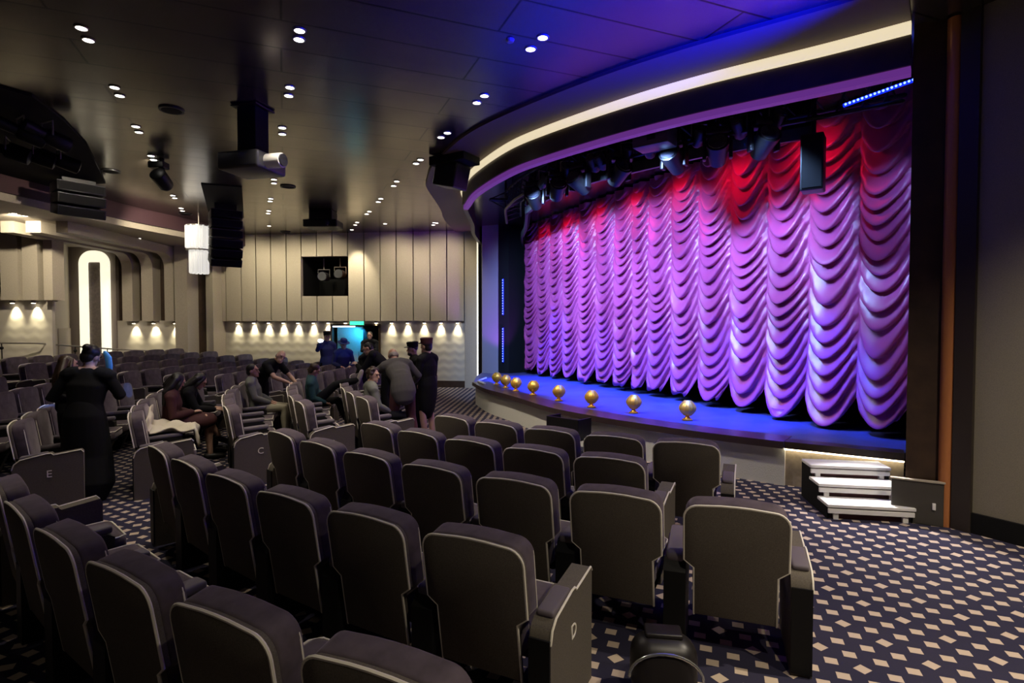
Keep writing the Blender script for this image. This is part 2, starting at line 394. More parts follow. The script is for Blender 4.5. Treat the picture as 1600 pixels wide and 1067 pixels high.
dl = thing('door_leaf', 'pale door leaf standing open, glowing blue from the vestibule light', 'door', (a.x, a.y, 0))
q = BM(); wall_seg(q, Vector((0, 0)) + n * .35 + t * .05, (m_ - a) + n * .55, .02, 2.0, .05, 0); obj('leaf', q, 'cream', dl)
q = BM(); h = (m_ - a) * .8 + n * .38; rod(q, (h.x, h.y, .95), (h.x, h.y, 1.15), .015); obj('handle', q, 'ring', dl)
tag(obj('door_dark_sheet', (lambda q: (wall_seg(q, m_ + n * .3, b + n * .25, .02, 2.05, .08, 0), q)[1])(BM()), 'blackmatte'), 'black sheet standing for the darkness in the open half of the far doorway', 'drape')  # black sheet in place of the shade in the open doorway
spot('vestibule_light', (*(m_ + n * .22 + t * .02), 1.9), (*(a + n * .45 + t * .3), 1.0), 90, (.02, .42, 1), 140, .4, .1)
bm = BM(); wall_seg(bm, a + t * .06, m_ - t * .15, 1.98, 2.03, .05, .05); tag(obj('door_top_frame', bm, mat('header_glow', (1, 1, 1), emis=(.8, .9, 1), es=1.6)), 'white frame top of the blue lit doorway, painted to glow', 'light')  # top of the white door frame, its brightness put in as emission
ex = Vector(fw(560, 2.1)); r = thing('exit_sign', 'small glowing green exit sign above the far doorway', 'sign', (ex.x, ex.y - .16, 2.12))
q = BM(); rbox(q, (0, 0, 0), (.5, .06, .16), .01); obj('housing', q, 'grey', r)
q = BM(); box(q, (0, -.033, 0), (.46, .006, .12)); obj('face', q, mat('green_sign', (.1, .8, .5), emis=(.02, .75, .42), es=1.3), r)

# ------------------------------------------------------------------ left wall: lit niche, ribs that run on over the lower ceiling
SOF = spline([(-10.6, 8.0), (-10.35, 11.3), (-9.9, 14.5), (-9.4, 16.5), (-9.1, 19.3)], 6)
SOF = [Vector((p[0], p[1])) for p in [(v.x, v.y) for v in [Vector((q.x, q.y, 0)) for q in [Vector((w[0], w[1], 0)) for w in SOF]]]]
bm = BM(); band(bm, SOF, offset2(SOF, .12), 4.72, ZC + .05); struct(obj('trim_2', bm, mat('plum_fascia', (.06, .028, .034), .5)))
bm = BM(); band(bm, offset2(SOF, -.12), offset2(SOF, .05), 4.56, 4.72); struct(obj('trim_3', bm, 'cream'))
bm = BM(); prism(bm, [(-18, 5), (-10.5, 8), (-10.3, 11.3), (-9.9, 14.5), (-9.4, 16.5), (-9.1, 19.6), (-18, 19.6)], 4.60, 4.7)
struct(obj('ceiling_side', bm, MT['cream']))
YB, YA = 18.5, 15.4
def lp(px, Y): return ((px - 800) / FPX * Y, Y)
def slab(bm, x0, x1, y0, y1, z0, z1): box(bm, ((x0 + x1) / 2, (y0 + y1) / 2, (z0 + z1) / 2), (x1 - x0, y1 - y0, z1 - z0))
bm = BM(); xC0, xC1 = lp(182, YB)[0], lp(284, YB)[0]
slab(bm, xC0, xC1, YB, YB + .1, 0, 2.2); struct(obj('wall_left_lower', bm, 'wave'))
bm = BM(); slab(bm, xC0, xC1, YB + .1, YB + .2, 2.2, 4.7); struct(obj('wall_left_upper', bm, 'brown'))
# ribs: vertical leg, rounded corner, long run under the ceiling
def rib(x0, x1, zt, ylen, zb):
    q = BM(); R = .45; yf = YB - .32
    inner = [(yf, zb)] + [(yf - R + R * cos(k * pi / 16), zt - .30 - R + R * sin(k * pi / 16)) for k in range(9)] + [(YB - ylen, zt - .30)]
    outer = [(YB + .08, zb)] + [(YB + .08 - .02 * k, zt - .3 + .03 * k) for k in range(9)] + [(YB - ylen, zt)]
    rows_ = []
    for (a, b) in zip(inner, outer):
        rows_.append([q.verts.new((x0, *a)), q.verts.new((x1, *a)), q.verts.new((x1, *b)), q.verts.new((x0, *b))])
    for A, B in zip(rows_, rows_[1:]):
        for j in range(4): q.faces.new((A[j], A[(j + 1) % 4], B[(j + 1) % 4], B[j]))
    q.faces.new(rows_[0]); q.faces.new(rows_[-1][::-1])
    return q
for i, (p0, p1) in enumerate(((192, 208), (222, 240), (258, 272))):
    x0, x1 = lp(p0, YB - .32)[0], lp(p1, YB - .32)[0]
    struct(obj('trim_%d' % (4 + i), rib(x0, x1, 4.62, 4.6, 2.18), 'cream'))
    xm = (x0 + x1) / 2 + .06; wall_lamp(xm, YB - .12, 2.14, 'small lamp below the %s cream rib beside the lit niche' % ('first', 'second', 'third')[i], 'lamps under the cream ribs')
bm = BM(); slab(bm, lp(284, YB)[0], lp(303, YB)[0], YB - .35, YB + .3, 0, 4.62); struct(obj('trim_7', bm, 'cream'))
bm = BM(); slab(bm, lp(303, YB + .3)[0], lp(322, YB + .3)[0], YB + .3, YB + .5, 0, 4.9); struct(obj('wall_corner', bm, 'brown'))
bm = BM(); slab(bm, lp(320, YB)[0], lp(331, YB)[0], YB + .1, YB + .9, 0, ZC); struct(obj('trim_8', bm, 'cream'))
# niche wall
bm = BM(); xn0, xn1 = lp(108, YB)[0], lp(184, YB)[0]; slab(bm, xn0, xn1, YB - .05, YB + .15, 0, 4.62); struct(obj('wall_niche', bm, mat('taupe_niche', (.20, .165, .14), .7)))
def arch(x0, x1, z0, z1, r, n=8):
    return [(x0, z0)] + [(x0 + r - r * cos(k * pi / 2 / n), z1 - r + r * sin(k * pi / 2 / n)) for k in range(n + 1)] + [(x1 - r + r * sin(k * pi / 2 / n), z1 - r + r * cos(k * pi / 2 / n)) for k in range(n + 1)] + [(x1, z0)]
na0, na1 = lp(127, YB - .1)[0], lp(173, YB - .1)[0]; ni0, ni1 = lp(140.5, YB - .1)[0], lp(160.5, YB - .1)[0]
fz = zf(-13, 18)
r = thing('light_niche', 'tall round-topped niche framed by a broad glowing cream light band', 'wall light', ((na0 + na1) / 2, YB - .06, fz)); X0 = r.location.x
o_ = arch(na0 - X0, na1 - X0, .2, 4.47 - fz, .42); i_ = arch(ni0 - X0, ni1 - X0, .2, 4.10 - fz, .05)
bm = BM(); A = [[bm.verts.new((x, y, z)) for x, z in o_] for y in (-.1, 0)]; B = [[bm.verts.new((x, y, z)) for x, z in i_] for y in (-.1, 0)]
for L0, L1 in ((A[0], B[0]), (A[1], B[1]), (A[0], A[1]), (B[0], B[1])):
    for k in range(len(o_) - 1): bm.faces.new((L0[k], L0[k + 1], L1[k + 1], L1[k]))
obj('glowing_band', bm, mat('niche_glow', (1, 1, .9), emis=(1, .93, .70), es=1.0), r)
bm = BM(); slab(bm, ni0 - X0, ni1 - X0, -.05, 0, .2, 4.10 - fz); obj('inner_panel', bm, mat('taupe_wave', (.22, .185, .165), .7, noise=(14, .2)), r)
# near part of the left wall
bm = BM(); xa1 = lp(82, YA)[0]
slab(bm, -17, xa1, YA, YA + .1, 0, 2.72); struct(obj('wall_left', bm, 'wave'))
bm = BM(); slab(bm, -17, xa1, YA + .1, YA + .2, 2.7, 4.62); struct(obj('wall_left_backing', bm, 'brown'))
bm = BM(); prism(bm, [(xa1, YA), lp(110, YB), (lp(110, YB)[0] - .1, YB + .1), (xa1 - .1, YA + .1)], 0, 4.62); struct(obj('wall_left_return', bm, 'cream'))
bm = BM(); c0, c1 = Vector((xa1, YA)), Vector(lp(110, YB)); tt = (c1 - c0).normalized(); nn = Vector((-tt.y, tt.x)) * -1
p0, p1 = c0 + tt * .9 + nn * .0, c1 - tt * .1
prism(bm, [tuple(p0), tuple(p1), tuple(p1 + nn * .03), tuple(p0 + nn * .03)], fz, 1.95); struct(obj('door_2', bm, 'beige'))
for i, (p0, p1) in enumerate(((-30, -6), (3, 30), (37, 61), (70, 84))):
    x0, x1 = lp(p0, YA - .3)[0], lp(p1, YA - .3)[0]; q = BM(); w = x1 - x0
    pr = arch(x0, x1, 2.72, 4.5, .22)
    pr = [pr[0], (x0, 4.5)] + pr[10:]
    v0 = [q.verts.new((x, YA - .3, z)) for x, z in pr]; v1 = [q.verts.new((x, YA + .1, z)) for x, z in pr]; N = len(pr)
    for k in range(N): q.faces.new((v0[k], v0[(k + 1) % N], v1[(k + 1) % N], v1[k]))
    q.faces.new(v0); q.faces.new(v1[::-1]); struct(obj('trim_%d' % (9 + i), q, 'cream'))
for i, px in enumerate((19, 52)):
    x = lp(px, YA - .15)[0]; wall_lamp(x, YA - .12, 2.68, 'small lamp below the round-cornered cream slab, %s from the niche' % ('second', 'first')[i], 'lamps under the cream slabs')
# handrail in front of the left wall
r = thing('handrail', 'thin dark handrail running along the side wall above the rear seats', 'handrail', (-13.0, 15.0, 0))
ra = [(-3.0, -.6, 1.60), (0.2, .2, 1.56), (.45, 1.6, 1.40), (.55, 2.6, 1.30), (2.6, 3.2, 1.17)]
q = BM(); tube(q, ra, .022, 8); obj('rail', q, 'ring', r, True)
for k in range(4):
    for f_ in (.25, .75):
        p = Vector(ra[k]).lerp(Vector(ra[k + 1]), f_); q = BM(); rod(q, p, (p.x, p.y, zf(p.x - 13, p.y + 15) - .02), .014); ell(q, (p.x, p.y, p.z - .13), (.045, .045, .045), n=8); obj('post', q, 'black', r)
# chandelier
p = lp(313, 15.4); r = thing('chandelier', 'two-tiered crystal chandelier of white glowing glass rods', 'chandelier', (p[0], p[1], 3.40))
gl = mat('crystal_glow', (.35, .34, .32), .2, emis=(1, .96, .88), es=.66)
for nm, R, z0, z1 in (('upper_tier', .30, .72, 1.32), ('lower_tier', .215, .05, .66)):
    q = BM()
    for k in range(26):
        a_ = 2 * pi * k / 26; rr = R * (1 if k % 2 else .93); cyl(q, (rr * cos(a_), rr * sin(a_), (z0 + z1) / 2 + (.02 if k % 2 else 0)), .034, z1 - z0, 6)
    obj(nm, q, gl, r)
q = BM(); cyl(q, (0, 0, .69), .32, .03, 26); obj('hoop', q, 'ring', r)
q = BM(); cyl(q, (0, 0, 1.335), .32, .03, 26); obj('hoop', q, 'ring', r)
q = BM(); rod(q, (0, 0, .1), (0, 0, ZC - 3.40), .015); obj('stem', q, 'ring', r)

# ------------------------------------------------------------------ proscenium: column, trim, wall, valance
bm = BM(); prism(bm, [(4.10, 5.83), (4.38, 5.72), (5.3, 6.3), (5.1, 6.75)], 0, ZC); struct(obj('wall_proscenium', bm, 'brown'))
bm = BM(); tube(bm, [(4.405, 5.675, .0), (4.405, 5.675, ZC - .02)], .066, 16, caps=False); struct(obj('trim_20', bm, 'brass', smooth=True))
WR0 = Vector((4.44, 5.62)); WRD = Vector((.47, -.88)).normalized()
WRD = Vector((.27, -.47)).normalized(); WR1 = WR0 + WRD * 11; nn = Vector((WRD.y * -1, WRD.x)) 
bm = BM(); prism(bm, [tuple(WR0), tuple(WR1), tuple(WR1 + nn * .15), tuple(WR0 + nn * .15)], 0, ZC); struct(obj('wall_stage_side', bm, 'wallr'))
bm = BM(); prism(bm, [tuple(WR0 - nn * .03 + WRD * .02), tuple(WR1 - nn * .03), tuple(WR1), tuple(WR0 + WRD * .02)], 0, .20); struct(obj('baseboard_side', bm, 'blackmatte'))
bm = BM(); prism(bm, [tuple(WR0 - nn * .05), tuple(WR0 - nn * .05 + WRD * .16), tuple(WR0 + WRD * .16), tuple(WR0)], 0, ZC); struct(obj('trim_21', bm, mat('dark_reveal', (.03, .022, .016), .5)))

VP = [(-1.05, 18.2), (-1.15, 16.2)] + [P(*q, CAM_H + 2.97) for q in ((735, 330), (723, 300), (725, 290), (740, 268), (790, 232), (850, 205), (970, 163), (1100, 125), (1290, 78), (1424, 43))]
VAL = [Vector((v.x, v.y)) for v in spline([(x, y, 0) for x, y in VP], 8)]
bm = BM(); band(bm, offset2(VAL, .78), offset2(VAL, -.02), ZC - .045, ZC + .02); struct(obj('trim_22', bm, mat('soffit_brown', (.11, .065, .05), .6)))
bm = BM(); band(bm, offset2(VAL, .035)[16:], offset2(VAL, -.04)[16:], 4.935, ZC - .045); tag(obj('cove_light', bm, 'cove'), 'long curved warm white light cove along the top of the stage valance', 'light')
bm = BM(); band(bm, VAL, offset2(VAL, -.1), 4.635, 4.935); band(bm, offset2(VAL, -.06), offset2(VAL, -.1), 4.9, ZC); struct(obj('wall_valance', bm, 'brown'))
bm = BM(); band(bm, offset2(VAL, -.03)[26:], offset2(VAL, -.14)[26:], 4.56, 4.635); tag(obj('valance_lip', bm, 'violet'), 'curved lower lip of the valance with violet stage light painted on as glow', 'light')  # the lip is no lamp; its violet glow stands for stage light
# far end of the proscenium
bm = BM(); prism(bm, [(-.98, 18.3), (-.92, 17.4), (-.42, 17.2), (-.40, 18.4)], 0, ZC); struct(obj('wall_proscenium_far', bm, mat('grey_jamb', (.22, .20, .24), .5)))
bm = BM(); slab(bm, -1.13, -1.085, 18.1, 18.16, .1, 4.9); tag(obj('edge_light', bm, mat('edge_glow', (1, 1, 1), emis=(1, .92, .68), es=.9)), 'thin vertical white light line at the stage end of the far wall', 'light')
bm = BM(); prism(bm, [(-.42, 17.4), (-.1, 17.25), (.75, 18.0), (-.42, 18.4)], STZ, ZC); struct(obj('wall_leg', bm, 'blackmatte'))
spot('jamb_light', (.3, 16.0, .75), (-.65, 17.4, 2.6), 380, (.42, .06, 1), 52, .6, .05)

# ------------------------------------------------------------------ stage
E2 = [Vector((v.x, v.y)) for v in spline([(x, y, 0) for x, y in EDGE], 8)]
BACK = [(5.2, 7.0), (6.3, 7.5), (1.8, 18.9), (-.9, 18.2), (-1.03, 16.2)]
top = [tuple(v) for v in E2] + [SEND] + BACK
bm = BM(); prism(bm, top, STZ - .07, STZ); 
st_ = obj('stage', bm, 'stagefloor'); tag(st_, 'raised curved stage platform with blue lit floor and pale front', 'stage')
inn = offset2(E2, -.42)
bm = BM(); band(bm, offset2(E2, .04), inn, STZ - .085, STZ + .006); obj('apron_border', bm, 'apron', st_)
f0 = offset2(E2, -.05); f1 = offset2(E2, -.12)
bm = BM(); band(bm, f0, f1, .0, STZ - .085); obj('front_panel', bm, 'fascia', st_)
e9 = E2[-1]; fr = [Vector((e9.x + .02, e9.y + .02)), Vector(SEND)]; fr = [fr[0].lerp(fr[1], k / 4) for k in range(5)]
bm = BM(); band(bm, offset2(fr, -.06), offset2(fr, -.14), 0, STZ - .11); obj('recessed_front_panel', bm, mat('walnut_front', (.30, .25, .18), .6, noise=(20, .15)), st_)
bm = BM(); band(bm, offset2(fr, .02), offset2(fr, -.05), STZ - .105, STZ - .085); obj('under_lip_light', bm, mat('lip_glow', (1, 1, 1), emis=(1, .84, .58), es=7), st_)
bm = BM(); band(bm, offset2(fr, .03), offset2(fr, -.2), STZ - .085, STZ + .003); obj('front_lip', bm, 'brown', st_)
bm = BM(); prism(bm, [(1.9, 19.2), (6.6, 7.2), (6.7, 7.3), (2.0, 19.3)], 0, ZC); struct(obj('wall_backstage', bm, 'blackmatte'))

# curtain of gathered swags
bx = [822, 842, 862, 881, 905, 932, 961, 990, 1013, 1049, 1091, 1140, 1197, 1261, 1338, 1424, 1530]
cl = [Vector(on_line(x, CUR0, CUR1, 1.0)) for x in bx]
cdir = (Vector(CUR1) - Vector(CUR0)).normalized(); cn = Vector((cdir.y, -cdir.x))        # towards the house
if cn.x > 0: cn = -cn
def hsh(a, b=0.): return (sin(a * 127.1 + b * 311.7) * 43758.5453) % 1.0
bm = BM(); NU, NV = 20, 420; prevcol = None
for s in range(len(cl) - 1):
    pa, pb = cl[s], cl[s + 1]; w = (pb - pa).length
    sag = min(.46, .48 * w + .06); pitch = .165 + .005 * s + .02 * hsh(s, 1); ph = hsh(s, 2)
    amp = .125 + .02 * hsh(s, 3)
    zb0 = STZ + .16 + .03 * hsh(s, 4)
    colsv = []
    for i in range(NU + 1):
        u = i / NU; c = 2 * u - 1; par = 1 - c * c
        zb = zb0 + .34 * (abs(c) ** 3.2)
        base = pa.lerp(pb, u)
        for_dep = .075 * sqrt(max(0, par)) - .03
        if i == 0 and prevcol is not None: colsv.append(prevcol); continue
        cv = []
        for j in range(NV + 1):
            v = j / NV; z = 5.06 + (zb - 5.06) * v
            q = (z + sag * par * (.85 + .15 * v)) / pitch + ph
            q += .30 * sin(z * 2.3 + s * 1.7) + .12 * sin(z * 5.1 + s * 3.1 + u * 1.) + .08 * sin(u * 6 + z * 3 + s)
            k = math.floor(q); fr_ = q - k
            h = .7 + .5 * hsh(k, s)                     # each fold its own depth
            sd_ = 1 - fr_                                  # 0 at the top of a fold, 1 where it tucks under
            env = (.10 + .90 * par ** .6)
            lean = 1 + .18 * sin(k * 2.1 + s) * c
            sb = sin(pi * sd_ ** 1.25)
            d = for_dep + amp * h * sb * env * lean + .012 * sin(u * 40 + k) * (1 - par)
            zz = z - pitch * .58 * sb * env * min(1.2, h) if 0 < j < NV else z
            cv.append(bm.verts.new((base.x + cn.x * d, base.y + cn.y * d, zz)))
        colsv.append(cv)
    for i in range(NU):
        for j in range(NV): bm.faces.new((colsv[i][j], colsv[i][j + 1], colsv[i + 1][j + 1], colsv[i + 1][j]))
    prevcol = colsv[-1]
satin = mat('rose_satin', (.46, .068, .25), .36, spec=.7)
cu = obj('stage_curtain', bm, satin, smooth='all', recalc=False)
tag(cu, 'tall rose satin curtain gathered into hanging swags behind the stage apron', 'curtain')

# footlight shells
def shell(px, py, lab, proto=[None]):
    x, y = P(px, py, STZ + .006); t = atan2(-.914, .405)
    if proto[0] is None:
        r = thing('footlight', lab, 'footlight', (x, y, STZ + .006), radians(-24), 'gold footlights along the stage edge')
        q = BM(); lathe(q, [(.075, 0), (.078, .012), (.05, .025), (.035, .045), (.03, .06), (.045, .075)], 20); obj('base', q, 'gold', r, True)
        q = BM(); nu, nv = 44, 14                          # scalloped half dome, hollow towards the curtain
        out = []
        for sgn, sc in ((1, 1.), (-1, .93)):
            gg = []
            for i in range(nu + 1):
                a = -pi * .62 + pi * 1.24 * i / nu; row = []
                for j in range(nv + 1):
                    v = j / nv; rib_ = 1 + .06 * abs(sin(a * 7)) * sin(pi * min(1, v * 1.1))
                    rad = .125 * sc * rib_ * sin(pi * (.12 + .80 * v)) ** .75; z = .07 + .235 * v
                    tilt = .03 * v
                    row.append(q.verts.new((rad * sin(a), -rad * cos(a) * .8 - .0 + tilt, z)))
                gg.append(row)
            for i in range(nu):
                for j in range(nv): q.faces.new((gg[i][j], gg[i + 1][j], gg[i + 1][j + 1], gg[i][j + 1]))
            out.append(gg)
        A, B = out
        for i in range(nu):
            q.faces.new((A[i][0], A[i + 1][0], B[i + 1][0], B[i][0])); q.faces.new((A[i][-1], A[i + 1][-1], B[i + 1][-1], B[i][-1]))
        for j in range(nv):
            q.faces.new((A[0][j], A[0][j + 1], B[0][j + 1], B[0][j])); q.faces.new((A[-1][j], A[-1][j + 1], B[-1][j + 1], B[-1][j]))
        obj('shell_reflector', q, 'gold', r, True)
        q = BM(); cyl(q, (0, .02, .12), .03, .08, 12); obj('lamp', q, mat('footlight_glow', (1, 1, 1), emis=(1, .8, .5), es=2), r)
        proto[0] = r
    else: r = dup(proto[0], (x, y, STZ + .006), radians(-24), lab)
    return r
for i, (px, py) in enumerate(((1074, 656), (990, 645), (924, 636), (873, 626), (833, 617), (806, 611), (790, 606), (776, 601))):
    shell(px, py, 'gold scallop shell footlight on the stage edge, %s counted from the white steps' % ordn[i])
# prompter box on the stage front
x, y = P(893, 650, .6); r = thing('prompt_box', 'open black box hung on the pale stage front', 'box', (x - .05, y - .05, .28), radians(-43))
q = BM(); rbox(q, (0, 0, .0), (.62, .34, .03), .006); rbox(q, (0, -.16, .16), (.62, .03, .32), .006); rbox(q, (-.3, 0, .16), (.03, .34, .32), .006); rbox(q, (.3, 0, .16), (.03, .34, .32), .006); obj('casing', q, 'black', r)
q = BM(); box(q, (0, 0, .2), (.56, .3, .02)); obj('screen', q, 'lens', r)
# small white cable cover on the far apron
q = BM(); a_ = P(757, 601, STZ); b_ = P(750, 594, STZ); tube(q, [(a_[0], a_[1], STZ + .03), ((a_[0] + b_[0]) / 2 - .1, (a_[1] + b_[1]) / 2, STZ + .03), (b_[0] + .15, b_[1] + .25, STZ + .03)], .03, 8)
tag(obj('cable_cover', q, 'white'), 'short white curved cable cover lying on the far corner of the apron', 'cable')

# white steps
sd = Vector((.95, -.17)).normalized(); sn = Vector((-sd.y, sd.x)) * -1
if sn.y > 0: sn = -sn
ang = atan2(sd.y, sd.x)
r = thing('stage_steps', 'three white wooden steps leading up to the stage by the column', 'steps', (3.72, 5.78, 0), ang)
for k, (z, yo) in enumerate(((.145, 0), (.29, .27), (.43, .54))):
    q = BM(); rbox(q, (0, yo + .15, z), (.84, .31, .035), .008); obj('tread', q, 'white', r)
    q = BM(); rbox(q, (0, yo + .012, z - .055), (.82, .025, .05), .006)
    for sx in (-.33, .33): box(q, (sx, yo + .03, z - .095), (.05, .03, .1))
    obj('nosing', q, 'white', r)
    q = BM(); box(q, (0, yo + .06, z - .09), (.8, .02, .13)); obj('riser', q, 'clmaroon', r)
for sx in (-.40, .40):
    q = BM(); prof = [(0.03, 0), (.85, 0), (.85, .41), (.57, .41), (.57, .27), (.30, .27), (.30, .125), (.03, .125)]
    v0 = [q.verts.new((sx - .012, y, z)) for y, z in prof]; v1 = [q.verts.new((sx + .012, y, z)) for y, z in prof]
    for i in range(8): q.faces.new((v0[i], v0[(i + 1) % 8], v1[(i + 1) % 8], v1[i]))
    q.faces.new(v0); q.faces.new(v1[::-1]); obj('stringer', q, 'blackmatte', r)
# low side panel between steps and column
r = thing('side_panel', 'low dark panel with switch plate between the white steps and the column', 'panel', (4.16, 5.74, 0), atan2(-.22, .38))
q = BM(); rbox(q, (0, 0, .22), (.44, .04, .44), .006); obj('board', q, mat('dark_olive_board', (.055, .05, .04), .45), r)
q = BM(); rbox(q, (.14, -.026, .20), (.03, .012, .07), .004); obj('switch_plate', q, 'white', r)
q = BM(); box(q, (0, 0, .447), (.46, .06, .014)); obj('cap', q, 'cream', r)
spot('step_fill', (3.95, 6.3, 1.6), (3.72, 5.55, 0.0), 190, (1, .93, .95), 75, .8, .05)  # fixtureless spot added to brighten the steps

# ------------------------------------------------------------------ rig above the stage
RIG = offset2(VAL, -.95)[18:-2]
def rigp(px, z):
    """point of the rig line nearest a pixel column"""
    return min(RIG, key=lambda v: abs(proj(v.x, v.y, z)[0] - px))
r = thing('lighting_truss', 'curved black lighting truss under the stage valance', 'truss', (RIG[0].x, RIG[0].y, 4.5))
o3 = Vector((RIG[0].x, RIG[0].y))
for nm, d, z, rr in (('chord', 0, .10, .03), ('chord', 0, .45, .03), ('chord', .35, .28, .03)):
    pp = [v - o3 for v in offset2(RIG, -d)]; q = BM(); tube(q, [(v.x, v.y, z) for v in pp], rr, 8); obj(nm, q, 'black', r, True)
q = BM(); A = [v - o3 for v in RIG]; B = [v - o3 for v in offset2(RIG, -.35)]
for k in range(0, len(A) - 2, 2):
    rod(q, (*A[k], .10), (*A[k + 1], .45), .014, 6)
obj('lacing', q, 'black', r)
q = BM()
for k in range(0, len(A) - 2, 2): rod(q, (*A[k], .45), (*B[k + 1], .28), .014, 6)
obj('lacing', q, 'black', r)
q = BM()
for k in range(0, len(A) - 2, 2): rod(q, (*B[k], .28), (*A[k + 1], .10), .014, 6)
obj('lacing', q, 'black', r)
q = BM()
for k in range(2, len(A), 8): rod(q, (*A[k], .45), (*A[k], ZC - 4.5), .02, 6)
obj('hanger', q, 'black', r)
nb = [i for i, v in enumerate(offset2(VAL, -1.5)) if 800 < proj(v.x, v.y, 4.6)[0] < 1290]
bm = BM(); band(bm, offset2(VAL, -1.48)[nb[0]:nb[-1] + 1], offset2(VAL, -1.52)[nb[0]:nb[-1] + 1], 4.62, ZC); tag(obj('border_cloth', bm, 'blackmatte'), 'black masking border hung behind the stage truss', 'drape')
bm = BM(); band(bm, offset2(VAL, -1.40)[nb[0]:nb[-1] + 1], offset2(VAL, -1.46)[nb[0]:nb[-1] + 1], 4.50, 4.66); tag(obj('cable_duct', bm, 'grey'), 'long dark grey cable duct curving behind the truss', 'duct')
def moving_head(px, lab, z=4.60, dy=.1, big=1., proto=[None]):
    v = rigp(px, z); v = Vector(v)
    if proto[0] is None:
        r = thing('moving_head_light', lab, 'stage light', (v.x, v.y, z), 0, 'moving heads on the stage truss')
        q = BM(); rbox(q, (0, 0, .06), (.30, .24, .10), .02); rod(q, (0, 0, .1), (0, 0, .3), .02); obj('base', q, 'black', r, True)
        q = BM(); rbox(q, (-.17, 0, -.14), (.05, .12, .34), .015); rbox(q, (.17, 0, -.14), (.05, .12, .34), .015); rbox(q, (0, 0, .0), (.38, .13, .05), .015); obj('yoke', q, 'black', r, True)
        q = BM(); M = Matrix.Translation((0, 0, -.22)) @ Matrix.Rotation(radians(62), 4, 'X'); lathe(q, [(.06, -.2), (.11, -.17), (.13, 0), (.145, .12), (.15, .2), (.13, .21)], 20); bmesh.ops.transform(q, matrix=M, verts=q.verts); obj('head', q, 'black', r, True)
        q = BM(); lathe(q, [(.02, .205), (.125, .205), (.12, .218), (.02, .225)], 20); bmesh.ops.transform(q, matrix=M, verts=q.verts); obj('lens', q, 'lens', r, True)
        proto[0] = r
    else: r = dup(proto[0], (v.x, v.y, z), random.uniform(-1, 1), lab)
    return r
for i, px in enumerate((1192, 1120, 1060, 962, 905, 868, 838)):
    moving_head(px, 'black moving head stage light hanging from the truss, %s from the speaker column' % ordn[i])
def par(px, lab, z=4.66, proto=[None]):
    v = rigp(px, z)
    if proto[0] is None:
        r = thing('par_light', lab, 'stage light', (v.x, v.y, z), 0, 'small can lights on the stage truss')
        q = BM(); M = Matrix.Rotation(radians(55), 4, 'X'); lathe(q, [(.05, -.16), (.085, -.12), (.09, .12), (.08, .13)], 16); bmesh.ops.transform(q, matrix=M, verts=q.verts); obj('can', q, 'black', r, True)
        q = BM(); lathe(q, [(.01, .125), (.078, .125), (.07, .135), (.01, .138)], 16); bmesh.ops.transform(q, matrix=M, verts=q.verts); obj('lens', q, 'lens', r, True)
        q = BM(); tube(q, [(-.11, 0, 0), (-.11, 0, .16), (.11, 0, .16), (.11, 0, 0)], .01, 6); obj('bracket', q, 'ring', r)
        proto[0] = r
    else: r = dup(proto[0], (v.x, v.y, z), random.uniform(-.8, .8), lab)
for i, px in enumerate((1225, 1155, 1090, 1010, 985, 940, 922, 886, 852)):
    par(px, 'small black can light up in the truss, %s from the speaker column' % ordn[i])
v = rigp(1042, 4.5); v = Vector((v.x - .25, v.y - .35)); r = thing('projector', 'grey projector box up in the rig with a round mark on its side', 'projector', (v.x, v.y, 4.62), radians(-38))
q = BM(); rbox(q, (0, 0, 0), (.52, .34, .26), .02); obj('casing', q, 'grey', r, True)
q = BM(); box(q, (.02, -.173, 0), (.12, .008, .12)); obj('badge', q, 'black', r)
q = BM(); tube(q, [(.1, 0, .12), (.1, -.05, .2), (.2, -.05, .2), (.2, 0, .12)], .012, 6); obj('handle', q, 'ring', r)
q = BM(); rod(q, (0, 0, .1), (0, 0, .8), .025); obj('hanger', q, 'black', r)
# speaker column that hangs before the last swags
v = Vector(on_line(1271, (3.0, 7.6), (4.8, 6.6), 4.4)); r = thing('speaker_column', 'tall black loudspeaker column hanging before the curtain', 'speaker', (v.x, v.y, 3.72), radians(-35))
q = BM(); rbox(q, (0, 0, .35), (.26, .28, .7), .02); obj('cabinet', q, 'black', r)
q = BM(); box(q, (0, -.145, .35), (.22, .008, .64)); obj('grille', q, 'blackmatte', r)
q = BM(); rod(q, (0, 0, .7), (0, 0, ZC - 3.72), .03); obj('hanger', q, 'black', r)
# blue led bars
def ledbar(name, a, b, nled, lab, parts=True):
    a, b = Vector(a), Vector(b); r = thing(name, lab, 'light', a)
    d = b - a; q = BM(); rod(q, (0, 0, 0), d, .022, 8); obj('bar', q, 'ledbar', r)
    for k in range(nled):
        p = d * ((k + .5) / nled) + Vector((-.012, -.02, 0)); q = BM(); ell(q, p, (.014, .014, .014), n=8); obj('diode', q, 'led', r, True)
a_ = on_line(1313, (3.2, 7.2), (4.4, 6.6), 4.6); 
ledbar('led_bar', (3.90, 6.70, CAM_H + (510 - 170) / FPX * 6.70), (4.66, 6.52, CAM_H + (510 - 128) / FPX * 6.52), 18, 'blue dotted LED bar under the valance beside the column')
for (y0, y1, lab) in ((436, 492, 'upper vertical blue LED bar at the far stage edge'), (512, 566, 'lower vertical blue LED bar at the far stage edge')):
    Y = 17.27; X = (786 - 800) / FPX * Y; ledbar('led_bar', (X, Y, CAM_H + (509 - y1) / FPX * Y), (X, Y, CAM_H + (509 - y0) / FPX * Y), 14, lab)

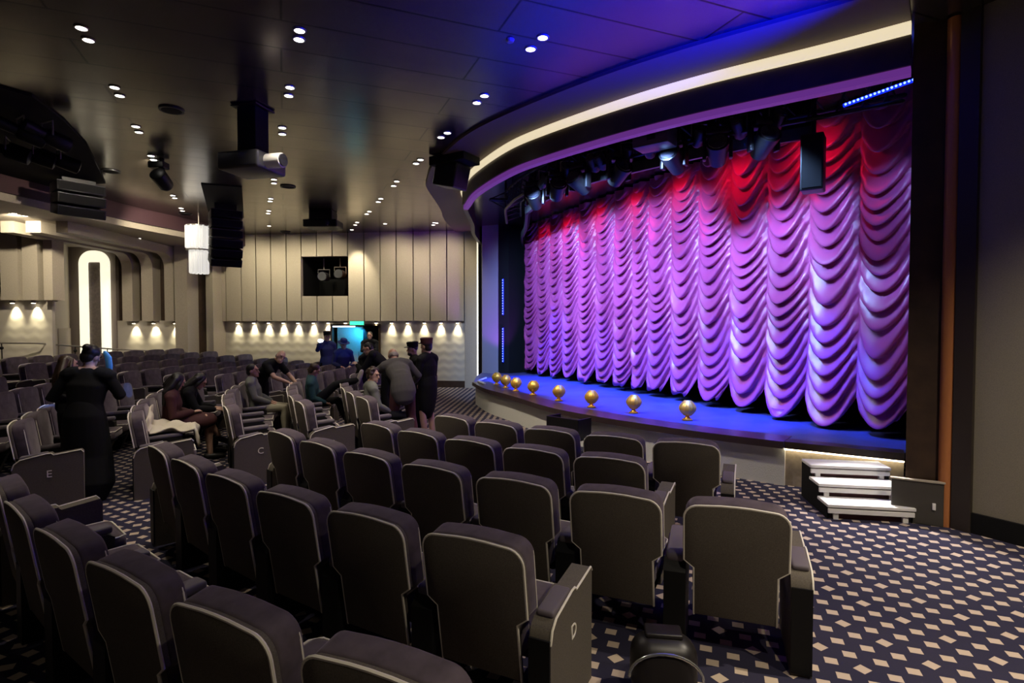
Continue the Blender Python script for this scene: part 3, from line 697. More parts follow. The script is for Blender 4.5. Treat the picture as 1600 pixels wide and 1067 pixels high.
# ------------------------------------------------------------------ things on the house ceiling
def downlight(px, py, lab, grp='downlights in the lacquered ceiling', power=0, z=ZC, proto=[None], xy=None):
    x, y = xy or P(px, py, z)
    if proto[0] is None:
        r = thing('ceiling_light', lab, 'ceiling light', (x, y, z), 0, grp)
        q = BM(); lathe(q, [(.050, -.004), (.052, -.012), (.066, -.012), (.07, .0)], 18, caps=False); obj('ring', q, 'ring', r, True)
        q = BM(); lathe(q, [(.005, -.010), (.052, -.010), (.052, -.002), (.005, -.002)], 16); obj('lens', q, 'down', r)
        proto[0] = (r, [(c, []) for c in kids(r)])
    else: r = dup(proto[0][0], (x, y, z), 0, lab, grp, proto[0][1])
    if power: spot('house_light', (x, y, z - .03), (x, y, 0), power, WARM, 105, .8, .05, r)
    return r
pairs = [((127, 43), (138, 62), 'above the rear seats beside the light recess'), ((468, 47), (467, 61), 'high up over the middle of the hall'), ((179, 136), (187, 149), 'beside the black light recess'),
         ((453, 136), (451, 149), 'beside the hanging projector'), ((212, 197), (217, 206), 'next to the dark round ceiling speaker'), ((441, 199), (441, 209), 'just beyond the hanging projector'),
         ((236, 243), (240, 249), 'by the small hanging black spotlight'), ((848, 58), (829, 76), 'in the blue lit ceiling patch'), ((757, 149), (745, 160), 'before the brown soffit band'),
         ((699, 207), (689, 214), 'by the black hanging wedge speaker'), ((657, 249), (650, 255), 'beyond the black hanging wedge speaker'), ((620, 283), (615, 290), 'in the dim ceiling before the far wall'),
         ((595, 310), (591, 315), 'over the far doorway, outer pair'), ((577, 330), (573, 334), 'over the far doorway, inner pair'), ((558, 347), (555, 351), 'close to the far wall window'),
         ((428, 280), (428, 286), 'in line behind the projector, near pair'), ((423, 310), (422, 314), 'in line behind the projector, third pair'), ((420, 329), (419, 333), 'in line behind the projector, fourth pair'),
         ((270, 305), (273, 309), 'beside the chandelier, nearer pair'), ((283, 325), (285, 329), 'beside the chandelier, further pair'), ((682, 348), (677, 351), 'over the stage end of the far wall')]
pw = {0: 150, 1: 200, 3: 160, 4: 160, 8: 320, 10: 260, 13: 160, 15: 160, 18: 160}
for i, (a_, b_, w) in enumerate(pairs):
    downlight(*a_, 'bright round ceiling downlight %s, nearer of the two' % w, power=pw.get(i, 0)); r = downlight(*b_, 'bright round ceiling downlight %s, further of the two' % w)
    if i in (6, 18): spot('side_wall_light', tuple(r.location - V_((0, 0, .03))), (-13.6, 15.3, 2.9) if i == 6 else (-12.0, 18.4, 3.0), 900 if i == 6 else 500, WARM, 70, .8, .05, r)
    if i in (8, 10): spot('stage_edge_light', tuple(r.location - V_((0, 0, .03))), (1.9, 8.4, .6) if i == 8 else (.2, 11.5, .6), 520, WARM, 60 if i == 8 else 44, .7, .05, r)
# unseen downlights added to light the near seat backs and the side wall
for k, (x, y, e) in enumerate(((1.4, .4, 260), (-2.0, -1.2, 25), (3.6, .2, 700), (4.2, 2.6, 900), (-4.6, .4, 20))):
    downlight(0, 0, 'added unseen ceiling downlight above the near rows, %s of five' % ordn[k], 'downlights added out of view above the near rows', e, xy=(x, y))
for px in (345, 400, 455, 510, 560, 620, 690):  # row of downlights added to light the upper far wall
    wx, wy = fw(px, 4); r = downlight(0, 0, 'added round ceiling downlight washing the far panelled wall', 'downlights added along the far wall', xy=(wx, wy - (1.7 if px != 560 else .75)))
    r['label'] = 'added round ceiling downlight washing the far panelled wall, %s from the corner' % ordn[(345, 400, 455, 510, 560, 620, 690).index(px)]
    spot('wall_wash_light', (wx, wy - (1.7 if px != 560 else .75), ZC - .03), (wx, wy, 2.9), 190 if px != 560 else 330, (1, .90, .66), 110 if px != 560 else 60, .8, .04, r)
x, y = P(797, 62, ZC); q = BM(); lathe(q, [(.03, -.03), (.04, -.02), (.05, 0)], 12, (x, y, ZC)); tag(obj('sprinkler', q, 'ring'), 'small dim sprinkler head in the blue lit ceiling', 'sprinkler')
disc = None
for i, (px, py, w) in enumerate(((268, 171, 'between the light recess and the projector'), (173, 267, 'at the tip of the black light recess'), (450, 291, 'beside the far line of downlights'), (446, 362, 'close to the far panelled wall'), (290, 334, 'by the chandelier'))):
    x, y = P(px, py, ZC); lab = 'flat black round ceiling speaker %s' % w
    if disc is None:
        disc = thing('ceiling_speaker', lab, 'speaker', (x, y, ZC), 0, 'round ceiling speakers'); q = BM(); lathe(q, [(.13, -.02), (.16, -.02), (.165, 0)], 24); obj('rim', q, 'black', disc, True); q = BM(); lathe(q, [(.005, -.024), (.13, -.022), (.13, -.015)], 24); obj('grille', q, 'blackmatte', disc)
    else: dup(disc, (x, y, ZC), 0, lab)
# black light recess at the upper left with its fixtures
pl = [P(*q, ZC - .02) for q in ((-60, 120), (50, 150), (100, 188), (135, 225), (165, 286), (60, 292), (-60, 262))]
bm = BM(); prism(bm, pl, ZC - .03, ZC + .3); struct(obj('ceiling_recess', bm, 'blackmatte'))
for i, (px, py) in enumerate(((12, 236), (52, 243), (92, 250), (32, 205), (74, 212))):
    x, y = P(px, py, ZC - .25); lab = 'black profile spotlight in the ceiling light recess, %s of five' % ordn[i]
    if i == 0:
        r = prof0 = thing('profile_spotlight', lab, 'spotlight', (x, y, ZC - .25), radians(-60), 'spotlights in the black ceiling recess')
        q = BM(); M = Matrix.Rotation(radians(75), 4, 'X'); lathe(q, [(.06, -.3), (.12, -.28), (.12, 0), (.08, .05), (.09, .3), (.08, .31)], 16); bmesh.ops.transform(q, matrix=M, verts=q.verts); obj('barrel', q, 'black', r, True)
        q = BM(); lathe(q, [(.01, .305), (.08, .305), (.07, .32), (.01, .325)], 16); bmesh.ops.transform(q, matrix=M, verts=q.verts); obj('lens', q, 'lens', r, True)
        q = BM(); tube(q, [(-.14, 0, 0), (-.14, 0, .2), (.14, 0, .2), (.14, 0, 0)], .012, 6); obj('yoke', q, 'ring', r)
    else: dup(prof0, (x, y, ZC - .25), radians(-60 + 9 * i), lab)
def line_array(name, lab, top, rz, n, w, tilt0, dt, zh):
    r = thing(name, lab, 'speaker', (top[0], top[1], ZC), rz)
    q = BM(); rbox(q, (0, 0, -zh / 2), (w * .7, .12, zh), .01); obj('hanging_frame', q, 'black', r)
    y, z = 0, -zh - .02
    for k in range(n):
        a_ = radians(tilt0 + dt * k); M = Matrix.Translation((0, y, z - .11)) @ Matrix.Rotation(a_, 4, 'X')
        q = BM(); rbox(q, (0, 0, 0), (w, .42, .20), .02, mtx=M); c = obj('cabinet', q, 'black', r, True)
        q = BM(); box(q, (0, -.215, 0), (w * .92, .01, .16), mtx=M); obj('grille', q, 'blackmatte', c)
        q = BM(); box(q, (0, -.216, .093), (w * .98, .012, .01), mtx=M); obj('edge_strip', q, 'grey', c)
        z -= .225 * cos(a_); y += .225 * sin(a_) * .9
x, y = P(350, 300, ZC); bm = BM(); prism(bm, [P(*q, ZC - .01) for q in ((314, 287), (378, 292), (381, 340), (328, 340))], ZC - .02, ZC + .2); struct(obj('ceiling_opening', bm, 'blackmatte'))
x, y = P(352, 318, ZC); line_array('line_array_speaker', 'black curved line array loudspeaker hanging beside the chandelier', (x, y), radians(38), 6, .72, -8, 7, .18)
x, y = P(122, 278, ZC); line_array('line_array_speaker', 'flat black line array loudspeaker hanging below the ceiling light recess', (x, y), radians(55), 3, .85, -4, 8, .12)
# projector in the middle of the ceiling
x, y = P(395, 168, ZC); r = thing('projector', 'black ceiling projector on a square pole mount over the middle seats', 'projector', (x, y, ZC), radians(-14))
q = BM(); rbox(q, (0, 0, -.32), (.30, .28, .64), .012); obj('mount', q, 'blackmatte', r)
q = BM(); rbox(q, (0, 0, -.02), (.42, .40, .03), .01); obj('ceiling_plate', q, 'black', r)
q = BM(); rbox(q, (-.02, 0, -.80), (.66, .62, .24), .04, 3); obj('casing', q, 'grey', r, True)
q = BM(); cyl(q, (.42, -.10, -.80), .10, .24, 20, 'X'); obj('lens_barrel', q, 'white', r, True)
q = BM(); cyl(q, (.55, -.10, -.80), .085, .03, 20, 'X'); obj('lens', q, 'lens', r, True)
# small hanging spotlight, black speaker by the far wall, wedge by the valance
x, y = P(252, 250, ZC); r = thing('hanging_spotlight', 'small black spotlight hanging between light recess and chandelier', 'spotlight', (x, y, ZC))
q = BM(); rod(q, (0, 0, 0), (0, 0, -.28), .05, 10); obj('stem', q, 'black', r)
q = BM(); rbox(q, (-.05, 0, -.1), (.3, .2, .12), .02); obj('ballast', q, 'black', r)
q = BM(); M = Matrix.Translation((.02, 0, -.38)) @ Matrix.Rotation(radians(60), 4, 'X'); lathe(q, [(.09, -.18), (.13, -.12), (.14, .18), (.12, .19)], 16); bmesh.ops.transform(q, matrix=M, verts=q.verts); obj('can', q, 'black', r, True)
x, y = P(505, 330, ZC); r = thing('ceiling_projector', 'broad black unit with stepped body hanging near the far wall top', 'projector', (x, y, ZC), 0)
q = BM(); rbox(q, (0, 0, -.14), (.62, .5, .28), .03); rbox(q, (0, 0, -.36), (.9, .6, .20), .03); obj('body', q, 'black', r)
q = BM(); cyl(q, (.2, -.33, -.36), .08, .1, 14, 'Y'); obj('lens', q, 'lens', r, True)
x, y = P(738, 240, ZC); r = thing('wedge_speaker', 'black wedge loudspeaker under the soffit before the curved valance', 'speaker', (x - .33, y + .1, ZC), radians(-32))
q = BM(); rbox(q, (0, 0, -.1), (.78, .5, .16), .015); obj('bracket', q, 'blackmatte', r)
q = BM(); rbox(q, (0.02, .0, -.36), (.50, .42, .44), .03, mtx=Matrix.Rotation(radians(14), 4, 'Y')); obj('cabinet', q, 'black', r)
x, y = P(28, 334, 4.6); downlight(0, 0, 'small bright downlight in the lower side ceiling above the slabs, first of two', 'downlights in the lower side ceiling', 260, z=4.6, xy=P(22, 333, 4.6)); downlight(0, 0, 'small bright downlight in the lower side ceiling above the slabs, second of two', 'downlights in the lower side ceiling', z=4.6, xy=P(39, 337, 4.6))

for i, (px, py) in enumerate(((117, 351), (131, 354), (203, 370), (217, 372))):
    downlight(0, 0, 'small downlight between the cream ribs of the side ceiling, %s from the slabs' % ordn[i], 'downlights between the ribs', 190 if i % 2 == 0 else 0, xy=P(px, py, 4.6), z=4.6)
spot('side_slab_light', (*P(22, 333, 4.6), 4.55), (-13.3, 15.2, 3.3), 420, WARM, 100, .8, .05)
# fixtureless blue spot added for the ceiling patch; moving blue beams over the house
spot('blue_ceiling_wash', (3.5, 3.8, 3.5), (2.0, 4.9, 5.1), 8500, (.0, .003, 1), 66, .75, .05)
def beam(target, power, deg, src): spot('blue_beam_light', src, target, power, (.05, .28, 1), deg, .2, .02)

# ------------------------------------------------------------------ seats
TILT = radians(9)
def tiltp(x, y, z):
    """lean the back about its foot at z=.42"""
    k = z - .42
    return (x, y - k * math.tan(TILT) * 1.0, z)
def back_outline(wt, wb, z0, zn, z1, r, n=6):
    pts = [(-wb, z0), (-wb, zn - .03), (-wt, zn + .015)]
    pts += [(-wt + r - r * cos(k * pi / 2 / n), z1 - r + r * sin(k * pi / 2 / n)) for k in range(n + 1)]
    for f_ in (.3, .5, .7): pts.append((-wt + r + (2 * wt - 2 * r) * f_, z1 + .012 * (1 - (2 * f_ - 1) ** 2)))
    pts += [(wt - r + r * sin(k * pi / 2 / n), z1 - r + r * cos(k * pi / 2 / n)) for k in range(n + 1)]
    pts += [(wt, zn + .015), (wb, zn - .03), (wb, z0)]
    return pts
def plate(bm, outl, y0, y1):
    v0 = [bm.verts.new(tiltp(x, y0, z)) for x, z in outl]; v1 = [bm.verts.new(tiltp(x, y1, z)) for x, z in outl]; N = len(outl)
    for i in range(N): bm.faces.new((v0[i], v0[(i + 1) % N], v1[(i + 1) % N], v1[i]))
    bm.faces.new(v0); bm.faces.new(v1[::-1])
    bmesh.ops.recalc_face_normals(bm, faces=bm.faces)
def make_parts():
    D = {}
    q = BM(); plate(q, back_outline(.292, .235, .24, .58, .950, .085), -.165, -.125); bevel(q, .006, 2, 50); D['back_shell'] = (q, 'shell')
    q = BM(); plate(q, back_outline(.288, .232, .36, .58, .953, .085), -.130, -.012); bevel(q, .016, 3, 50)
    for v in q.verts:
        if v.co.z > .62: v.co.z += .022 * min(1, (v.co.z - .62) / .25) * max(0, min(1, (v.co.y + .135 + (v.co.z - .42) * math.tan(TILT)) / .12))
    D['back_cushion'] = (q, 'plush')
    q = BM(); ol = back_outline(.292, .235, .24, .58, .952, .085); tube(q, [tiltp(x, -.158, z) for x, z in ol], .0075, 6); D['back_piping'] = (q, 'pipe')
    q = BM(); ol = back_outline(.284, .228, .40, .58, .946, .085); tube(q, [V_(tiltp(x, -.028, z)) + V_((0, 0, .020 * max(0, min(1, (z - .62) / .25)))) for x, z in ol], .006, 6); D['front_piping'] = (q, 'pipe')
    q = BM(); rbox(q, (0, .21, .42), (.50, .50, .13), .045, 3)
    for v in q.verts:
        v.co.z += .02 * (v.co.y - .2) + .012 * (1 - (v.co.x / .25) ** 2)
    D['seat_cushion'] = (q, 'plush')
    q = BM(); tube(q, [(-.235, -.0, .472), (-.24, .40, .483), (-.2, .455, .48), (.2, .455, .48), (.24, .40, .483), (.235, 0, .472)], .006, 6); D['seat_piping'] = (q, 'pipe')
    q = BM(); rbox(q, (0, .19, .325), (.46, .42, .07), .02); D['seat_pan'] = (q, 'dark')
    return D
def arm_bm(x):
    q = BM(); prof = [(-.17, 0), (-.17, .50), (-.12, .575), (.30, .575), (.34, .55), (.34, .3), (.22, .02), (.22, 0)]
    v0 = [q.verts.new((x - .066, y, z)) for y, z in prof]; v1 = [q.verts.new((x + .066, y, z)) for y, z in prof]
    for i in range(8): q.faces.new((v0[i], v0[(i + 1) % 8], v1[(i + 1) % 8], v1[i]))
    q.faces.new(v0); q.faces.new(v1[::-1]); return q
def pad_bm(x):
    q = BM(); rbox(q, (x, .10, .603), (.112, .47, .055), .02, 3)
    for v in q.verts:
        if v.co.y < -.05: v.co.z -= .03 * (-.05 - v.co.y) / .08
    return q
def end_prof(): 
    return [(-.19, 0), (-.19, .50), (-.17, .56), (-.12, .60), (.10, .645), (.14, .645), (.16, .625), (.20, .63), (.40, .655), (.42, .63), (.42, .0)]
def end_bm(x, w=.115):
    q = BM(); prof = end_prof(); N = len(prof)
    v0 = [q.verts.new((x - w / 2, y, z)) for y, z in prof]; v1 = [q.verts.new((x + w / 2, y, z)) for y, z in prof]
    for i in range(N): q.faces.new((v0[i], v0[(i + 1) % N], v1[(i + 1) % N], v1[i]))
    q.faces.new(v0); q.faces.new(v1[::-1]); bevel(q, .008, 2, 40); return q
PARTS = {k: obj(k, q, m, None, True) for k, (q, m) in make_parts().items()}
PARTS['armrest'] = obj('armrest', arm_bm(-.35), 'dark'); PARTS['arm_pad'] = obj('arm_pad', pad_bm(-.35), 'pad', None, True)
for s, k in ((1, 'R'), (-1, 'L')):
    PARTS['end' + k] = obj('end_panel', end_bm(s * .36), 'shell', None, True)
    q = BM(); tube(q, [(s * .417, y, z) for y, z in end_prof()[1:-1]], .0065, 6); PARTS['pipe' + k] = obj('panel_piping', q, 'pipe', None, True)
    q = BM(); rbox(q, (s * .36, -.01, .625), (.094, .24, .035), .014, 3)
    for v in q.verts: v.co.z += .13 * (v.co.y + .01)
    PARTS['pad' + k] = obj('arm_pad', q, 'pad', None, True)
    q = BM(); box(q, (s * .36, -.196, .27), (.112, .012, .50)); PARTS['post' + k] = obj('rear_post', q, 'dark')
for o in PARTS.values(): COL.objects.unlink(o)
def letter(txt, parent, s):
    c = bpy.data.curves.new('row_letter', 'FONT'); c.body = txt; c.size = .11; c.extrude = .002; c.align_x = 'CENTER'; c.align_y = 'CENTER'; c.materials.append(MT['pipe'])
    o = bpy.data.objects.new('t', c); me = bpy.data.meshes.new_from_object(o); bpy.data.objects.remove(o)
    o = bpy.data.objects.new('row_letter', me); COL.objects.link(o); o.parent = parent; o.location = (s * .420, .12, .42); o.rotation_euler = (pi / 2, 0, s * pi / 2)
def put(key, par):
    o = PARTS[key].copy(); COL.objects.link(o); o.parent = par; return o
def seat(x, y, face, label, group, endR=None, endL=None, detail=True):
    r = thing('theatre_seat', label, 'seat', (x, y, zf(x, y)), face - pi / 2, group)
    put('back_shell', r); bc = put('back_cushion', r); put('seat_pan', r); sc = put('seat_cushion', r)
    if detail: put('back_piping', r); put('front_piping', bc); put('seat_piping', sc)
    if endL is None:
        a_ = put('armrest', r); put('arm_pad', a_)
    for k, e, s in (('L', endL, -1), ('R', endR, 1)):
        if e is not None:
            a_ = put('end' + k, r); put('pipe' + k, a_); put('pad' + k, a_); put('post' + k, a_)
            if e: letter(e, a_, s)
    return r
rown = ['front row', 'second row', 'third row', 'fourth row', 'fifth row', 'sixth row', 'seventh row', 'eighth row', 'ninth row']
def ring_pt(r, deg): return CX + r * cos(radians(deg)), CY + r * sin(radians(deg))
SEATS = {}
# block beside the steps: (start angle, step, count) measured from the photo
for k, (a0, da, nseat) in enumerate(((-112.7, 4.70, 5), (-115.9, 4.25, 5), (-110.1, 4.08, 7), (-116.6, 3.66, 6), (-115.3, 3.45, 6))):
    for i in range(nseat):
        a = a0 - da * i; x, y = ring_pt(RING[k], a); last = i == nseat - 1
        SEATS['R', k, i] = seat(x, y, radians(a + 180), 'plum seat seen from behind, %s from the open carpet, %s, block beside the steps' % (ordn[i], rown[k]),
             'theatre seats in the block beside the steps', endR=('D' if k == 3 else '') if (i == 0 and k < 4) else None, endL='' if last else None)
RL = 'ABCDEFGHJ'
for blk, a0, a1, nm in (('X', -147.6, -170.0, 'middle block between the aisles'), ('F', -177.5, -203.0, 'block by the far wall')):
    for k in range(9):
        da = math.degrees(.70 / RING[k]); a = a0 if k < 5 else a0 - .5; i = 0
        while a > a1:
            x, y = ring_pt(RING[k], a); px, py = proj(x, y, .9 + zf(x, y))
            if px > -60 and x > -12.6 and y < 18.0:
                SEATS[blk, k, i] = seat(x, y, radians(a + 180), 'plum theatre seat, %s from the aisle, %s, %s' % (ordn[i], rown[k], nm),
                     'theatre seats in the ' + nm, endR=(RL[k] if k < 5 else '') if i == 0 and blk == 'X' else ('' if i == 0 else None), endL='' if a - da <= a1 else None, detail=y < 12.5)
            a -= da; i += 1

# ------------------------------------------------------------------ people
def vox(name, bm, m, parent, size, it=4):
    o = obj(name, bm, m, parent, 'all'); md = o.modifiers.new('remesh', 'REMESH'); md.mode = 'VOXEL'; md.voxel_size = size; md.use_smooth_shade = True
    sm = o.modifiers.new('smooth', 'SMOOTH'); sm.factor = .5; sm.iterations = it; return o
V = Vector
def stand():
    return dict(pel=V((0, 0, .97)), wai=V((0, 0, 1.10)), che=V((0, 0, 1.30)), nek=V((0, 0, 1.46)), hea=V((0, .03, 1.63)), rot=Euler((0, 0, 0)).to_matrix(),
                shL=V((-.19, 0, 1.41)), shR=V((.19, 0, 1.41)), elL=V((-.25, -.03, 1.13)), elR=V((.25, -.03, 1.13)), wrL=V((-.25, .08, .89)), wrR=V((.25, .08, .89)),
                hiL=V((-.095, 0, .93)), hiR=V((.095, 0, .93)), knL=V((-.11, .03, .50)), knR=V((.11, .03, .50)), anL=V((-.11, -.02, .085)), anR=V((.11, -.02, .085)), ftL=V((0, 1, 0)), ftR=V((0, 1, 0)))
def sit(back=0.):
    J = stand()
    J.update(pel=V((0, .14, .58)), wai=V((0, .12, .70)), che=V((0, .08, .90)), nek=V((0, .045, 1.06)), hea=V((0, .07, 1.22)), shL=V((-.19, .05, 1.01)), shR=V((.19, .05, 1.01)),
             elL=V((-.25, .14, .76)), elR=V((.25, .14, .76)), wrL=V((-.12, .36, .66)), wrR=V((.12, .36, .66)), hiL=V((-.095, .16, .56)), hiR=V((.095, .16, .56)),
             knL=V((-.12, .60, .555)), knR=V((.12, .60, .555)), anL=V((-.12, .63, .09)), anR=V((.12, .63, .09)))
    return J
UP = ('wai', 'che', 'nek', 'hea', 'shL', 'shR', 'elL', 'elR', 'wrL', 'wrR')
def lean(J, fwd=0., side=0., twist=0., piv=None):
    piv = piv or J['pel']; M = Euler((radians(-fwd), radians(side), radians(twist))).to_matrix()
    for k in UP:
        f_ = .5 if k == 'wai' else 1.
        Mk = Euler((radians(-fwd * f_), radians(side * f_), radians(twist * f_))).to_matrix(); J[k] = piv + Mk @ (J[k] - piv)
    J['rot'] = M @ J['rot']; return J
def look(J, yaw=0., pitch=0., roll=0.): J['rot'] = J['rot'] @ Euler((radians(pitch), radians(roll), radians(yaw))).to_matrix(); return J
def hand(bm, el, wr, side, curl=.5, r=.0095):
    d = (wr - el).normalized(); u = V((0, 0, 1)).cross(d)
    if u.length < .2: u = V((0, 1, 0)).cross(d)
    u.normalize(); n = d.cross(u)
    pc = wr + d * .045
    tube(bm, [wr - d * .01, pc, wr + d * .085], [.026, .036, .038], 10, .5, u)
    for k, (off, ln) in enumerate(((-.030, .065), (-.010, .078), (.011, .074), (.030, .058))):
        p = wr + d * .085 + u * off; q = p + (d * (1 - .35 * curl) - n * .5 * curl) * ln * .5; e = q + (d * (1 - 1. * curl) - n * 1.0 * curl).normalized() * ln * .5
        tube(bm, [p - d * .015, p, q, e], [r, r, r * .95, r * .8], 6)
    s = -side
    p = wr + d * .03 + u * .030 * s; tube(bm, [p, p + (d * .6 + u * .7 * s) * .035, p + (d * 1.0 + u * .75 * s) * .062], [r * 1.3, r * 1.15, r * .9], 6)
def head(bm, J):
    c, R_ = J['hea'], J['rot']
    def h(x, y, z): return c + R_ @ V((x, y, z))
    ell(bm, h(0, -.008, .018), (.076, .096, .105), R_, 18); ell(bm, h(0, .03, -.06), (.054, .062, .062), R_, 14)
    tube(bm, [h(0, .088, .022), h(0, .104, -.012), h(0, .110, -.028)], [.008, .012, .015], 8); ell(bm, h(0, .088, -.062), (.024, .014, .010), R_, 10); ell(bm, h(0, .082, -.098), (.024, .02, .018), R_, 10)
    ell(bm, h(0, .078, .04), (.058, .02, .014), R_, 10)
    for s in (-1, 1): ell(bm, h(.078 * s, -.005, -.008), (.010, .022, .034), R_, 8)
    tube(bm, [J['nek'] - V((0, 0, .03)), J['nek'].lerp(c, .5) + R_ @ V((0, -.015, 0)), c + R_ @ V((0, -.02, -.03))], [.062, .054, .056], 12)
def trunk(bm, J, g=0., low=False):
    x = (J['shR'] - J['shL']).normalized()
    tube(bm, [J['pel'] - (J['wai'] - J['pel']).normalized() * .06, J['pel'], J['wai'], J['che'], J['che'].lerp(J['nek'], .34 if low else .55)], [.150 + g, .168 + g, .145 + g, .172 + g, .135 + g], 18, .66, x)
    if low:
        for s in 'LR': tube(bm, [J['sh' + s], J['sh' + s].lerp(J['nek'], .48)], [.058 + g, .052 + g], 12)
    else: tube(bm, [J['shL'], J['shL'].lerp(J['nek'], .6) + V((0, 0, .01)), J['shR'].lerp(J['nek'], .6) + V((0, 0, .01)), J['shR']], [.062 + g, .066 + g, .066 + g, .062 + g], 12)
def limb(bm, J, a, b, c, r, f_=1., g=0.):
    A, B, C_ = J[a], J[b], J[c]; pts = [A, A.lerp(B, .5), B]; rr = [r[0], (r[0] + r[1]) / 2, r[1]]
    if f_ > 1: pts += [B.lerp(C_, .35), B.lerp(C_, min(1, f_ - 1))]; rr += [r[2], r[3]]
    elif f_ < 1: pts = [A, A.lerp(B, f_)]; rr = [r[0], r[1] * .5 + r[0] * .5]
    tube(bm, pts, [k + g for k in rr], 12)
ARM, LEG = (.054, .043, .042, .030), (.088, .058, .060, .040)
def foot(bm, J, s, g=0.):
    a, f_ = J['an' + s], J['ft' + s].normalized(); dn = V((0, 0, -1)) if abs(f_.z) < .6 else V((0, -1, 0)) * 0 + f_.orthogonal() * 0
    tube(bm, [a - f_ * .05 + dn * .035, a + f_ * .06 + dn * .045, a + f_ * .17 + dn * .052], [.036 + g, .038 + g, .030 + g], 10)
def person(label, loc, face, J, top=('clblack', 'long'), bottom=('clblack', 'trousers'), shoes='shoe', hair=('short', 'haird'), hat=None, skin='skin', sc=1., curl=(.5, .5), cat='person', z=None, eyes=True, belt=None):
    z = zf(*loc) if z is None else z
    r = thing('person', label, cat, (loc[0], loc[1], z), face - pi / 2, 'people in the hall'); r.scale = (sc, sc, sc)
    q = BM(); trunk(q, J); head(q, J)
    for s, sg in (('L', -1), ('R', 1)):
        limb(q, J, 'sh' + s, 'el' + s, 'wr' + s, ARM, 2); limb(q, J, 'hi' + s, 'kn' + s, 'an' + s, LEG, 2); foot(q, J, s)
        hand(q, J['el' + s], J['wr' + s], sg, curl[0 if sg < 0 else 1])
    vox('body', q, skin, r, .0095, 3)
    tm, ts = top; q = BM(); trunk(q, J, .034 if ts == 'low' else .024, ts == 'low')
    for s in 'LR':
        limb(q, J, 'sh' + s, 'el' + s, 'wr' + s, ARM, {'long': 1.93, 'low': 1.93, 'short': .62, 'half': 1.0}[ts], .017)
    if ts == 'long' and bottom[1] != 'dress':
        d = (J['pel'] - J['wai']).normalized(); x = (J['shR'] - J['shL']).normalized(); tube(q, [J['wai'], J['pel'], J['pel'] + d * .10], [.165, .198, .202], 18, .68, x)
    vox('top', q, tm, r, .014)
    bt, bs = bottom; q = BM(); x = (J['hiR'] - J['hiL']).normalized()
    if bs == 'dress':
        k = (J['knL'] + J['knR']) / 2; a = (J['anL'] + J['anR']) / 2; tube(q, [J['wai'], J['pel'], J['pel'].lerp(k, .5), k, k.lerp(a, .75)], [.16, .205, .23, .25, .285], 20, .8, x)
    elif bs == 'skirt':
        k = (J['knL'] + J['knR']) / 2; tube(q, [J['wai'], J['pel'], J['pel'].lerp(k, .5), J['pel'].lerp(k, .95)], [.165, .20, .20, .17], 18, .75, x)
    else:
        tube(q, [J['wai'].lerp(J['pel'], .4), J['pel'], (J['hiL'] + J['hiR']) / 2], [.160, .182, .165], 16, .7, x)
        for s in 'LR': limb(q, J, 'hi' + s, 'kn' + s, 'an' + s, LEG, 1.96, .018)
    vox({'dress': 'skirt', 'skirt': 'skirt'}.get(bs, 'trousers'), q, bt, r, .014)
    for s in 'LR': q = BM(); foot(q, J, s, .012); vox('shoe', q, shoes, r, .010, 2)
    c, R_ = J['hea'], J['rot']
    def h(a, b, d): return c + R_ @ V((a, b, d))
    hs, hm = hair; q = BM()
    if hs in ('short', 'long', 'bun', 'curly'):
        ell(q, h(0, -.022, .042), (.084, .094, .092), R_, 16); ell(q, h(0, -.05, -.01), (.078, .062, .08), R_, 14)
    if hs == 'fringe':
        for k in range(13):
            a = radians(200 + 140 * k / 12); ell(q, h(.074 * cos(a), -.01 + .085 * sin(a), -.005), (.016, .016, .034), R_, 8)
        ell(q, h(0, -.085, -.02), (.06, .02, .04), R_, 10)
    if hs == 'long':
        bk = (J['nek'] - J['che']).normalized(); y_ = R_ @ V((0, -1, 0))
        for sx in (-.055, -.02, .02, .055):
            tube(q, [h(sx, -.06, .03), h(sx * 1.35, -.088, -.09), J['nek'] + (J['shR'] - J['shL']).normalized() * sx * 1.6 + y_ * .10 - bk * .02, J['nek'] + (J['shR'] - J['shL']).normalized() * sx * 1.8 + y_ * .12 - bk * .20], [.045, .046, .045, .025], 10)
        for sx in (-1, 1): tube(q, [h(.065 * sx, .02, .06), h(.085 * sx, .0, -.04), h(.09 * sx, -.01, -.15)], [.022, .026, .020], 8)
    if hs == 'bun': ell(q, h(0, -.09, .085), (.05, .05, .045), R_, 12)
    if hs == 'curly':
        rs = random.Random(len(label))
        for k in range(60):
            a, b_ = rs.uniform(0, 2 * pi), rs.uniform(-.25, 1.); rr = sqrt(max(0, 1 - b_ * b_)); y_ = rr * sin(a)
            if y_ > .35 and b_ < .55: continue
            ell(q, h(.088 * rr * cos(a), -.02 + .098 * y_, .03 + .098 * b_), (.026, .026, .026), None, 8)
    if hs == 'beard':
        ell(q, h(0, -.022, .042), (.082, .092, .090), R_, 16)
        b2 = BM(); ell(b2, h(0, .045, -.085), (.055, .05, .045), R_, 12); vox('beard', b2, hm, r, .008, 2)
    vox('hair', q, hm, r, .008, 2)
    if eyes:
        for s in (-1, 1): q = BM(); ell(q, h(.031 * s, .083, .012), (.013, .009, .008), R_, 10); obj('eye', q, 'eye', r, 'all')
